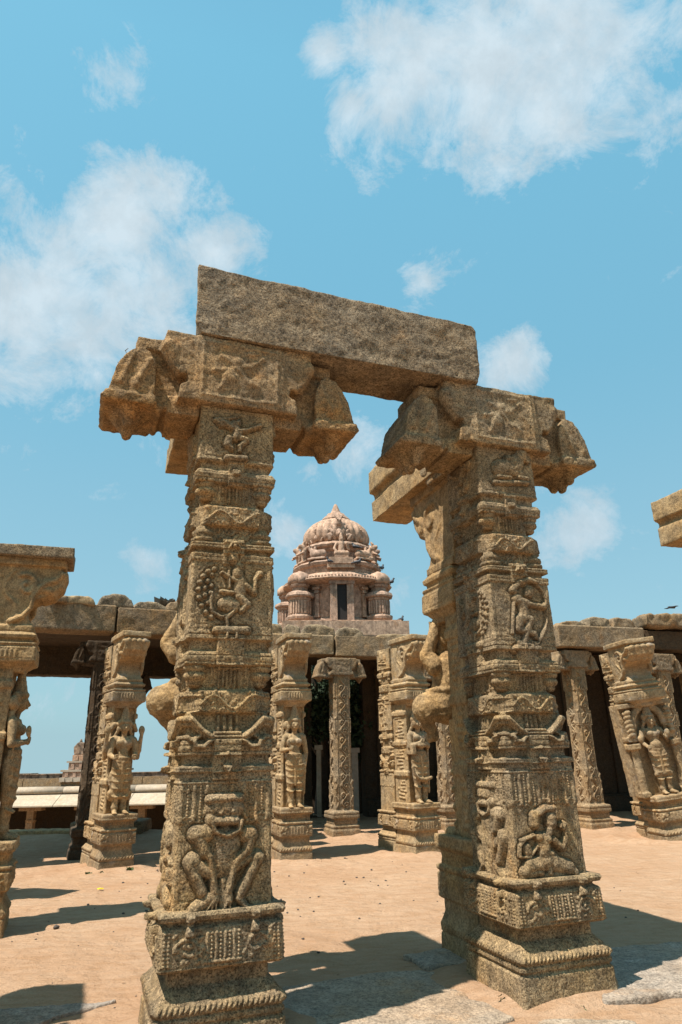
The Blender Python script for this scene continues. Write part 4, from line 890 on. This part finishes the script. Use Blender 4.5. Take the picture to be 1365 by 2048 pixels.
tower_fig('gable_ornament', (0, -1.15, 2.74), 0, 'nasi', 1.4)
for a in (45, 90, -45, -90, 180, 135): 
    t = R(a); tower_fig('gable_ornament', (1.12 * math.sin(t), -1.12 * math.cos(t), 2.74), t, 'nasi', .9)
tower_fig('seated_figure', (.03, -1.50, 2.06), 0, 'seated', 1.5)
tower_fig('reclining_bull', (-.80, -1.25, 2.06), R(180 - 24), 'bull', 1.4); tower_fig('reclining_bull', (.86, -1.22, 2.06), R(24), 'bull', 1.4)
for a in (-62, -84, 62, 84): t = R(a); tower_fig('lion', (1.42 * math.sin(t), -1.42 * math.cos(t), 2.04), t, 'lion', 1.5)
bm = bmesh.new(); b_box(bm, -.42, .42, -1.70, -1.2, 1.86, 2.055); b_box(bm, -.48, .48, -1.66, -1.2, 1.74, 1.855); part('figure_plinth', bm)
# pigeons
PG = flat('pigeon_feathers', (.035, .035, .04), .6, .3, 60)
bm = bmesh.new(); b_cap(bm, (-.08, 0, 0), (.05, 0, .03), .04, .055); b_cap(bm, (.06, 0, .05), (.095, 0, .11), .035, .026); b_cap(bm, (.095, 0, .12), (.10, 0, .122), .028); b_cap(bm, (.12, 0, .12), (.145, 0, .112), .010, .004)
b_cap(bm, (-.08, 0, 0), (-.19, 0, -.035), .028, .018)
for s in (-1, 1): b_cap(bm, (.03, s * .04, .02), (-.12, s * .028, -.01), .03, .012); b_cap(bm, (.0, s * .02, -.03), (.0, s * .02, -.075), .007)
PGM = sculpt('pigeon', bm, .008, 1, None)
MT4 = Matrix.Translation((TX, TY, TZ)) @ Matrix.Rotation(R(6), 4, 'Z')
for (x, y, z, rz, lb) in ((-.36, -1.62, 2.15, 200, 'dark pigeon perched left of the small seated figure on the tower'), (.56, -1.62, 2.14, 20, 'dark pigeon with head down right of the seated figure on the tower'), (.55, -1.35, 2.76, 170, 'dark pigeon on the ledge right of the front gable of the dome'),
                          (1.50, -.9, 2.13, 60, 'dark pigeon standing on the right rim of the tower ledge'), (1.82, -.75, 1.66, 10, 'dark pigeon on the right edge of the lower cornice'), (1.95, -1.6, .17, 45, 'dark pigeon by the foot of the right corner shrine')):
    v = MT4 @ Vector((x, y, z)); link('pigeon', PGM, PG, None, v, R(rz), (1.15, 1.15, 1.15), label=lb, cat='bird', group='pigeons on the tower')
v = (7.9, 18.0, 5.15)
bm = bmesh.new(); b_cap(bm, (-.09, 0, 0), (.09, 0, .01), .03, .035); b_cap(bm, (.11, 0, .02), (.15, 0, .02), .022, .006)
for s in (-1, 1): b_prism(bm, [(-.05, .0), (.05, .0), (.02, .012), (-.05, .012)], s * .02, s * .2, 'y')
link('flying_bird', sculpt('flying_bird', bm, .01, 1, None), PG, None, (8.55, 17.6, 5.0), R(20), label='tiny dark bird flying above the right part of the hall', cat='bird')

# ================================================================== far colonnade in the lower court
CY = 38
co_ = empty('colonnade', (0, CY, 0), R(-1.5), label='long low colonnade with pale eaves and weathered parapet across the lower court', cat='colonnade')
bm = bmesh.new(); b_box(bm, -30, 16, .6, 1.6, .64, .83); link('parapet', roughen(bm_mesh('parapet', bm), ()), MWALL, co_)
bm = bmesh.new(); x = -30
rnd = random.Random(4)
while x < 16:
    w = rnd.uniform(.8, 2.2); b_box(bm, x, x + w - .03, .55, 1.65, 0.832, 0.832 + rnd.uniform(.02, .08)); x += w
link('coping', bm_mesh('coping', bm), MWALL, co_)
bm = bmesh.new(); x = -30
while x < 16: b_box(bm, x, x + 3.16, .30, 1.6, .26, .56); b_box(bm, x, x + 3.16, .38, 1.6, .565, .635); x += 3.2
link('ledge_course', bm_mesh('ledge_course', bm), MH, co_)
bm = bmesh.new(); x = -30
while x < 16:
    pts = [(.30, .25), (-.05, .22), (-.18, .12), (-.22, .0), (-.14, -.10), (.1, -.12), (.3, -.12)]; b_prism(bm, pts, x, x + 3.77, 'x'); x += 3.8
link('roll_moulding', bm_mesh('roll_moulding', bm, True), MAWN, co_)
bm = bmesh.new(); x = -30
while x < 16: b_prism(bm, [(.15, -.13), (-.35, -.15), (-1.25, -.60), (-1.25, -.66), (.15, -.30)], x, x + 3.77, 'x'); x += 3.8
link('eaves', bm_mesh('eaves', bm), MAWN, co_)
bm = bmesh.new(); b_box(bm, -30, 16, 3.4, 3.8, -3.4, .6); link('back_wall', bm_mesh('back_wall', bm), MD, co_)
bm = bmesh.new(); b_box(bm, -30, 16, -.2, 3.5, -.29, -.20); link('ceiling', bm_mesh('ceiling', bm), MD, co_)
x = -28.0; colm = None
while x < 16:
    if colm is None:
        bm = bmesh.new(); b_box(bm, -.28, .28, -.28, .28, -3.4, -3.0); b_box(bm, -.18, .18, -.18, .18, -3.0, -.9)
        b_lathe(bm, [(.16, -2.2), (.25, -2.15), (.27, -2.05), (.16, -2.0)], 12); b_lathe(bm, [(.16, -1.5), (.27, -1.42), (.27, -1.34), (.16, -1.3)], 12); b_box(bm, -.6, .6, -.25, .25, -.9, -.31); colm = bm_mesh('column', bm)
    link('column', colm, MH, co_, (x, 0, 0)); x += 2.9
gp = empty('gateway_turret', (-13.55, CY + 1.6, .45), R(-1.5), label='small stepped stucco turret rising above the far parapet', cat='turret')
for i, (w, z0, z1, m) in enumerate(((1.62, 0, .22, MAWN), (1.50, .221, .50, MP), (1.60, .501, .60, MAWN), (1.28, .601, .95, MP), (1.38, .951, 1.04, MAWN), (1.15, 1.041, 1.35, MP))):
    bm = bmesh.new(); b_box(bm, -w, w, -.7 * w, .7 * w, z0, z1)
    if z1 - z0 > .2:
        xx = -w + .15
        while xx < w - .2: b_box(bm, xx, xx + .16, -.7 * w - .05, -.7 * w - .002, z0 + .02, z1 - .02); xx += .42
    link('tier', bm_mesh('tier', bm), m, gp)
bm = bmesh.new(); b_prism(bm, [(-1.15, 1.351), (-1.2, 1.75), (-1.0, 1.98), (1.0, 1.98), (1.2, 1.75), (1.15, 1.351)], -.7, .7, 'y'); b_cap(bm, (-1.1, 0, 1.9), (-1.1, 0, 2.16), .12, .04); b_cap(bm, (1.1, 0, 1.9), (1.1, 0, 2.16), .12, .04)
link('barrel_roof', sculpt('barrel_roof', bm, .04, 1, ((4, .03, 3),), 4), MWALL, gp)
def lowwall(x0, x1, y, z0, z1, mat, label, cat='wall'):
    bm = bmesh.new(); b_box(bm, x0, x1, y, y + .5, z0, z1); b_box(bm, x0 - .05, x1 + .05, y - .06, y + .56, z1 + .002, z1 + .12)
    link('low_wall', bm_mesh('low_wall', bm), mat, None, label=label, cat=cat)
lowwall(-.82, -.70, 19.9, 0, 1.7, MAWN, 'narrow pale masonry sliver left of the slim scroll column')
lowwall(.14, .30, 18.6, 0, 1.6, MAWN, 'pale low masonry glimpsed right of the slim scroll column')
lowwall(3.05, 4.2, 18.2, 0, 1.4, MAWN, 'pale low wall glimpsed between the many-headed figure and the right near pillar')

# ================================================================== trees beyond the hall
LEAF = flat('tree_leaves', (.022, .040, .012), .8, .5, 3); BARK = flat('tree_bark', (.10, .07, .045), .9, .3, 12)
def tree(x, y, z0, h, r, label, seed, n=7000, ls=.085):
    rnd = np.random.RandomState(seed); t = empty('tree', (x, y, z0), 0, label=label, cat='tree', group='trees beyond the hall')
    bm = bmesh.new(); b_cap(bm, (0, 0, 0), (.1, 0, h * .45), .20, .12)
    tips = []
    for k in range(7):
        a = k * 2.4; p = Vector((.1, 0, h * (.30 + .03 * k))); q = Vector((math.cos(a) * r * .55, math.sin(a) * r * .55, h * (.55 + .05 * k))); b_cap(bm, p, q, .08, .03, seg=8); tips.append(q)
    link('trunk', bm_mesh('trunk', bm, True), BARK, t)
    cl = [(np.array(q) + rnd.normal(0, .25, 3), rnd.uniform(.5, .95) * r * .55) for q in tips for _ in range(3)]
    C_ = np.array([cl[i % len(cl)][0] + (lambda d: d / np.linalg.norm(d) * cl[i % len(cl)][1] * rnd.uniform(.55, 1.05))(rnd.normal(0, 1, 3)) for i in range(n)])
    a = rnd.normal(0, 1, (n, 3)); a /= np.linalg.norm(a, axis=1)[:, None]; b = rnd.normal(0, 1, (n, 3)); b -= (a * b).sum(1)[:, None] * a; b /= np.linalg.norm(b, axis=1)[:, None]
    s = ls * rnd.uniform(.6, 1.3, (n, 1)); V = np.stack([C_ - a * s, C_ + b * s * .45, C_ + a * s, C_ - b * s * .45], 1).reshape(-1, 3)
    link('crown', mesh_np('crown', V, np.arange(4 * n).reshape(-1, 4), False), LEAF, t)
tree(-.75, 22.2 - 1.2, 0, 4.0, 1.5, 'dark leafy tree seen left of the slim scroll column through the hall', 1)
tree(.35, 21.0, 0, 4.2, 1.5, 'dark leafy tree seen right of the slim scroll column through the hall', 2)
tree(4.6, 23.0, 0, 4.2, 1.6, 'dark leafy tree glimpsed between the many-headed figure and the right near pillar', 3)

# ================================================================== ground
def gz(X, Y):
    n = np.stack([X, Y, np.zeros_like(X)], -1)
    z = .018 * fbm(n, .7, 3, 5) + .014 * fbm(n, 2.4, 2, 9) + .012 * fbm(n, 6, 3, 6)
    fade = np.clip(1 - (Y - 30) / 40, 0, 1); z = z * fade
    edge = 17.35 + .10 * fbm(n, .8, 2, 8)
    low = np.clip((Y - edge) / .35, 0, 1) * np.clip((-2.2 - X) / .5, 0, 1)
    far = np.clip((Y - 27) / .5, 0, 1); low = np.maximum(low, far)
    z = z - low * 3.4
    z = z - np.clip(Y - 48, 0, 1e9) * .09 - np.clip(np.abs(X) - 45, 0, 1e9) * .09 - np.clip(-6 - Y, 0, 1e9) * .05
    return z
xs = np.unique(np.concatenate([np.linspace(-9, 9, 400), np.linspace(-45, 45, 120), np.linspace(-420, 420, 60)])); ys = np.unique(np.concatenate([np.linspace(2, 18, 420), np.linspace(-6, 50, 200), np.linspace(-90, 420, 60)]))
X, Y = np.meshgrid(xs, ys); Z = gz(X, Y)
for (cx, cy, rr) in ((-.855, 4.95, .50), (1.335, 5.85, .55), (-3.6, 11.8, .5), (-1.0, 12.4, .5), (1.0, 12.8, .5), (5.5, 13.8, .6), (-.12, 15.4, .45), (5.1, 15.6, .45)):
    d = np.hypot(X - cx, Y - cy); Z += .05 * np.exp(-((d - rr) / .16) ** 2) * (1 + .6 * fbm(np.stack([X, Y, X * 0], -1), 3, 2, 3))
V = np.stack([X, Y, Z], -1).reshape(-1, 3); nx = len(xs)
i = np.arange(len(ys) - 1)[:, None] * nx + np.arange(nx - 1)[None, :]
F = np.stack([i, i + 1, i + nx + 1, i + nx], -1).reshape(-1, 4)
m, nt = nodes_of('sand'); tc = N(nt, 'ShaderNodeTexCoord'); v_ = tc.outputs['Object']
mp = N(nt, 'ShaderNodeMapping'); mp.inputs['Scale'].default_value = (.55, 1.5, 1); mp.inputs['Rotation'].default_value = (0, 0, R(-12)); nt.links.new(v_, mp.inputs[0]); vs = mp.outputs[0]
a = noise(nt, v_, .8, 4, .6); c = mix(nt, ramp(nt, a, [(.35, 0.), (.65, 1.)]), (.395, .242, .145), (.44, .29, .185))
b = noise(nt, vs, 7, 6, .7); c = mix(nt, ramp(nt, b, [(.40, .45), (.56, 0.)]), c, (.32, .175, .085))
g = noise(nt, v_, 90, 3, .7); c = mix(nt, 1, c, ramp(nt, g, [(.3, .82), (.5, 1.), (.7, 1.1)]), 'MULTIPLY')
bs = N(nt, 'ShaderNodeBsdfPrincipled'); bs.inputs['Roughness'].default_value = .95; bs.inputs['Specular IOR Level'].default_value = .1; nt.links.new(c, bs.inputs['Base Color'])
prev = None
for h, st, dd in ((noise(nt, v_, 4.2, 4, .6), .9, .07), (noise(nt, vs, 13, 6, .7), .9, .035), (noise(nt, v_, 45, 4, .7), .7, .012), (g, .5, .005)):
    bp = N(nt, 'ShaderNodeBump'); bp.inputs['Strength'].default_value = st; bp.inputs['Distance'].default_value = dd; nt.links.new(h, bp.inputs['Height'])
    if prev: nt.links.new(prev, bp.inputs['Normal'])
    prev = bp.outputs[0]
nt.links.new(prev, bs.inputs['Normal']); out = N(nt, 'ShaderNodeOutputMaterial'); nt.links.new(bs.outputs[0], out.inputs[0])
link('ground', mesh_np('ground', V, F), m, None, kind='structure', label='sandy ground of the temple court')

# paving slabs half sunk in the sand
GPV = 'worn paving slabs half sunk in the sand'
def paving(pts, z, label, seed, dz=.07):
    rnd = random.Random(seed); q = []
    for (x0, y0), (x1, y1) in zip(pts, pts[1:] + pts[:1]):
        n = max(2, int(math.hypot(x1 - x0, y1 - y0) / .12))
        for k in range(n):
            t = k / n; q.append((x0 + (x1 - x0) * t + rnd.uniform(-.018, .018), y0 + (y1 - y0) * t + rnd.uniform(-.018, .018)))
    bm = bmesh.new(); A = [bm.verts.new((x, y, z - dz)) for x, y in q]; B = [bm.verts.new((x, y, z)) for x, y in q]; n = len(q)
    f = [bm.faces.new(A), bm.faces.new(B[::-1])] + [bm.faces.new((A[(i + 1) % n], A[i], B[i], B[(i + 1) % n])) for i in range(n)]
    bmesh.ops.recalc_face_normals(bm, faces=f)
    link('paving_slab', sculpt('paving_slab', bm, .018, 1, ((22, .004, 3), (4, .014, 3)), seed), MS, None, label=label, cat='paving slab', group=GPV)
paving([(-.55, 4.3), (.10, 4.35), (1.02, 5.08), (.92, 5.32), (.80, 5.42), (.72, 5.98), (.52, 6.10), (.04, 5.96), (-.50, 5.72), (-.62, 5.0)], .030, 'large grey paving slab in shadow between the two near pillars', 91)
paving([(.42, 6.46), (.75, 6.60), (1.25, 6.70), (1.1, 6.2), (.60, 6.10)], .045, 'small raised slab touching the left foot of the right near pillar', 92)
paving([(1.60, 5.22), (1.68, 5.38), (1.95, 6.45), (2.9, 6.65), (3.2, 5.75), (2.35, 5.42)], .055, 'pale slab right of the right near pillar, running out of frame', 93)
paving([(1.05, 4.95), (1.2, 5.08), (1.6, 5.10), (1.75, 4.98), (1.4, 4.6)], .008, 'nearly buried slab in front of the right near pillar', 94)
paving([(-2.7, 5.0), (-2.6, 5.42), (-1.95, 5.52), (-1.60, 5.58), (-1.95, 5.25), (-2.1, 4.9)], .018, 'slab showing through the sand at the bottom left corner', 95)
bm = bmesh.new(); b_box(bm, -8.5, -5.75, 17.0, 17.5, -.2, .07); link('edging_stone', sculpt('edging_stone', bm, .03, 1, ((8, .02, 3),), 6), MT, None, label='lit edging stones along the rim of the terrace at the left', cat='edging')
bm = bmesh.new(); b_box(bm, -6.2, -4.6, 16.6, 17.5, -.1, .26); link('step_stone', sculpt('step_stone', bm, .03, 1, ((8, .015, 3),), 7), MH, None, label='dark block with a pale top on the terrace rim at the left', cat='stone')

# pebbles, petals, tufts
PB = flat('pebble', (.06, .045, .035), .8)
rnd = random.Random(12)
pm = []
for k in range(4):
    bm = bmesh.new(); b_cap(bm, (0, 0, 0), (.5, .2, 0), .9, .6, seg=8); me = bm_mesh('pebble', bm, True); roughen(me, ((.9, .3, 2),), k); pm.append(me)
spots = [(rnd.uniform(-3.2, 3.4), rnd.uniform(5.4, 12.5)) for _ in range(150)]
for k, (x, y) in enumerate(spots):
    s = rnd.uniform(.005, .014) * (1 + (y - 5) * .09)
    link('pebble', pm[k % 4], PB, None, (x, y, float(gz(np.array([x]), np.array([y]))[0]) + s * .35), rnd.random() * 6, (s, s, s * .6), label='tiny dark pebble lying on the open sand', cat='pebble', group='tiny dark pebbles on the sand')
link('dark_stone', pm[1], PB, None, (-2.93, 7.76, .02), .3, (.030, .028, .025), label='fist sized black stone on the sand beside the shadow at the left', cat='stone')
LV = flat('dry_leaf', (.20, .11, .05), .9)
bm = bmesh.new(); q = [bm.verts.new(p) for p in ((-1, 0, 0), (-.3, .4, .15), (.6, .3, .1), (1.1, 0, .3), (.5, -.35, .2), (-.4, -.4, .05))]; bm.faces.new(q); lm = bm_mesh('dry_leaf', bm)
for k in range(45):
    x, y = rnd.uniform(-3, 4), rnd.uniform(5.6, 12.5); s = rnd.uniform(.010, .018)
    link('dry_leaf', lm, LV, None, (x, y, float(gz(np.array([x]), np.array([y]))[0]) + .004), rnd.random() * 6, (s, s, s), label='small curled dry leaf lying on the sand', cat='leaf', group='dry leaves scattered on the sand')
YL = flat('yellow_petals', (.80, .60, .02), .6)
bm = bmesh.new()
for k in range(9):
    M = Matrix.Translation((rnd.uniform(-.03, .03), rnd.uniform(-.03, .03), .012)) @ Matrix.Rotation(rnd.random() * 6, 4, 'Z') @ Matrix.Rotation(R(25), 4, 'X'); b_box(bm, -.02, .02, -.012, .012, 0, .003, M)
ye = bm_mesh('fallen_flower', bm)
link('fallen_flower', ye, YL, None, (-3.19, 9.84, .01), 0, (.9, .9, .9), label='bright yellow fallen flower at the tip of a shadow on the left sand', cat='flower')
link('fallen_flower', ye, YL, None, (2.55, 8.0, .0), 1, (1.2, .7, .6), label='faint yellow petals on the sand right of the right near pillar', cat='flower')
LF = flat('weed_leaves', (.05, .09, .02), .7)
def tuft(x, y, r, n, label, seed):
    rnd = np.random.RandomState(seed); bm = bmesh.new()
    for k in range(n):
        a = rnd.rand() * 6.28; t = rnd.uniform(.3, 1.1); L = r * rnd.uniform(.5, 1); d = Vector((math.cos(a) * math.cos(t), math.sin(a) * math.cos(t), math.sin(t))); s = d.orthogonal().normalized() * L * .28; o = Vector((rnd.normal(0, r * .3), rnd.normal(0, r * .3), 0))
        bm.faces.new([bm.verts.new(o), bm.verts.new(o + d * L * .6 + s), bm.verts.new(o + d * L), bm.verts.new(o + d * L * .6 - s)])
    link('weed_tuft', bm_mesh('weed_tuft', bm), LF, None, (x, y, .005), label=label, cat='weed', group='green weeds at the pillar feet')
tuft(.985, 5.36, .07, 34, 'small green weed at the near left foot of the right near pillar', 1)
tuft(1.50, 5.22, .05, 26, 'small green weed on the sand before the right near pillar', 2)
tuft(-3.62, 11.12, .05, 30, 'green weed at the front of the four-armed statue pillar', 3)
tuft(-3.28, 11.30, .075, 60, 'bushy green weed at the right foot of the four-armed statue pillar', 4)
tuft(-3.80, 11.08, .05, 24, 'flat weed lying before the four-armed statue pillar', 5)
tuft(-3.35, 12.8, .25, 40, 'dry grass tuft on the left hall roof', 6)
bpy.data.objects[-1] if False else None
for o in bpy.data.objects:
    if o.get('label') == 'dry grass tuft on the left hall roof': o.location.z = 4.28; o.material_slots[0].material = TW; o['group'] = 'grass on the roof'

# ================================================================== camera, sun, sky
FPX, PIT, ROL = 1361.4, .34034, -.02134
cam = bpy.data.cameras.new('camera'); cam.sensor_fit = 'VERTICAL'; cam.sensor_height = 36; cam.lens = 36 * FPX / 2048; cam.clip_end = 5000; cam.clip_start = .05
oc = bpy.data.objects.new('camera', cam); COL.objects.link(oc); scene.camera = oc
fw = Vector((0, math.cos(PIT), math.sin(PIT))); rt = Vector((1, 0, 0)); up = rt.cross(fw); c_, s_ = math.cos(ROL), math.sin(ROL)
r2 = rt * c_ + up * s_; u2 = -rt * s_ + up * c_
oc.matrix_world = Matrix(((r2.x, u2.x, -fw.x, 0), (r2.y, u2.y, -fw.y, 0), (r2.z, u2.z, -fw.z, 1.6), (0, 0, 0, 1)))
AZ, EL = R(SUN_AZ), R(SUN_EL)       # azimuth the shadows run towards (clockwise from +Y), elevation
sd = Vector((math.sin(AZ) * math.cos(EL), math.cos(AZ) * math.cos(EL), -math.sin(EL)))
su = bpy.data.lights.new('sun', 'SUN'); su.energy = 5.0; su.angle = R(.55); su.color = (1, .945, .86)
so = bpy.data.objects.new('sun', su); COL.objects.link(so); so.rotation_euler = sd.to_track_quat('-Z', 'Y').to_euler()
w = bpy.data.worlds.new('World'); scene.world = w; w.use_nodes = True; nt = w.node_tree; nt.nodes.clear()
sky = N(nt, 'ShaderNodeTexSky'); sky.sky_type = 'NISHITA'; sky.sun_disc = False; sky.sun_elevation = EL; sky.sun_rotation = AZ + math.pi; sky.air_density = 1.0; sky.dust_density = 1.6; sky.ozone_density = 1.5
geo = N(nt, 'ShaderNodeTexCoord'); D = geo.outputs['Generated']
# below the horizon the air keeps the horizon's colour (the hill drops away)
sx = N(nt, 'ShaderNodeSeparateXYZ'); nt.links.new(D, sx.inputs[0]); mx = N(nt, 'ShaderNodeMath', operation='MAXIMUM'); mx.inputs[1].default_value = .03; nt.links.new(sx.outputs[2], mx.inputs[0])
cb = N(nt, 'ShaderNodeCombineXYZ'); nt.links.new(sx.outputs[0], cb.inputs[0]); nt.links.new(sx.outputs[1], cb.inputs[1]); nt.links.new(mx.outputs[0], cb.inputs[2]); nt.links.new(cb.outputs[0], sky.inputs[0])
grad = mix(nt, 1, (10, 10, 10), ramp(nt, sx.outputs[2], [(0., (.36, .565, .69)), (.25, (.27, .53, .69)), (.5, (.205, .52, .72)), (.8, (.20, .56, .79)), (1., (.15, .42, .66))]), 'MULTIPLY')
tint = mix(nt, .75, mix(nt, 1, sky.outputs[0], SKY_TINT, 'MULTIPLY'), grad)
def dirp(px, py):
    v = r2 * ((px - 682.5) / FPX) + u2 * ((1024 - py) / FPX) + fw; return v.normalized()
CL = [(1000, 130, 200, 1.0), (840, 130, 150, 1.0), (1130, 50, 240, .95), (1100, 230, 130, .9), (1340, 215, 80, .6), (650, 110, 55, .75), (700, 200, 80, .75), (1230, 110, 150, .8), (780, 240, 60, .6), (1020, 300, 80, .7),
      (250, 440, 130, .95), (330, 400, 80, .8), (430, 500, 110, .95), (110, 580, 150, .9), (20, 640, 150, .95), (270, 580, 150, .85), (150, 690, 140, .7), (200, 300, 40, .5), (80, 480, 80, .7), (185, 225, 35, .38), (330, 640, 120, .6),
      (850, 580, 80, .5), (1020, 720, 90, .8), (1150, 1060, 100, .8), (1090, 980, 60, .55), (300, 1120, 80, .6), (700, 910, 90, .65), (560, 1080, 70, .6), (620, 940, 50, .5), (800, 1170, 80, .5)]
acc = None
for px, py, r, k in CL:
    c0 = dirp(px, py); ds = N(nt, 'ShaderNodeVectorMath', operation='DISTANCE'); nt.links.new(D, ds.inputs[0]); ds.inputs[1].default_value = c0
    mr = N(nt, 'ShaderNodeMapRange'); mr.inputs['From Min'].default_value = 0; mr.inputs['From Max'].default_value = r / FPX * 1.38; mr.inputs['To Min'].default_value = k; mr.inputs['To Max'].default_value = 0; nt.links.new(ds.outputs['Value'], mr.inputs['Value'])
    if acc is None: acc = mr.outputs[0]
    else:
        a_ = N(nt, 'ShaderNodeMath', operation='SMOOTH_MAX'); a_.inputs[2].default_value = .25; nt.links.new(acc, a_.inputs[0]); nt.links.new(mr.outputs[0], a_.inputs[1]); acc = a_.outputs[0]
n1 = noise(nt, D, 10, 15, .70, .35); n2 = noise(nt, D, 3.2, 5, .6, .1)
def math_(op, a, b):
    q = N(nt, 'ShaderNodeMath', operation=op)
    for i_, x_ in enumerate((a, b)):
        if isinstance(x_, bpy.types.NodeSocket): nt.links.new(x_, q.inputs[i_])
        else: q.inputs[i_].default_value = x_
    return q.outputs[0]
dens = math_('ADD', math_('MULTIPLY', acc, 1.12), math_('MULTIPLY', math_('SUBTRACT', n1, .5), 1.9))
dens = math_('ADD', dens, math_('MULTIPLY', math_('SUBTRACT', n2, .5), .3))
cf = ramp(nt, dens, [(.38, 0.), (.54, .42), (.74, .80), (1.05, .98)])
shade = ramp(nt, noise(nt, D, 11, 6, .6), [(.3, (5.6, 7.2, 8.4)[0:3]), (.7, (7.4, 8.5, 9.2))])
body = ramp(nt, math_('SUBTRACT', noise(nt, D, 16, 8, .62), math_('MULTIPLY', dens, .10)), [(.30, 1.0), (.55, .86)])
c = mix(nt, cf, tint, mix(nt, 1, CLOUD, body, 'MULTIPLY'))
# summer haze thickening towards the horizon
hz = ramp(nt, sx.outputs[2], [(0.0, .4), (.18, .25), (.42, .05), (.7, 0.)])
c = mix(nt, hz, c, HAZE)
bg = N(nt, 'ShaderNodeBackground'); bg.inputs[1].default_value = .0585; nt.links.new(c, bg.inputs[0])
wo = N(nt, 'ShaderNodeOutputWorld'); nt.links.new(bg.outputs[0], wo.inputs[0])
vs_ = scene.view_settings; vs_.view_transform = 'Standard'; vs_.look = 'None'; vs_.exposure = .78; vs_.gamma = 1; vs_.use_curve_mapping = False

for o in scene.objects:
    if o.parent is None and o.type in ('MESH', 'EMPTY') and not o.get('kind'): o['kind'] = 'thing'
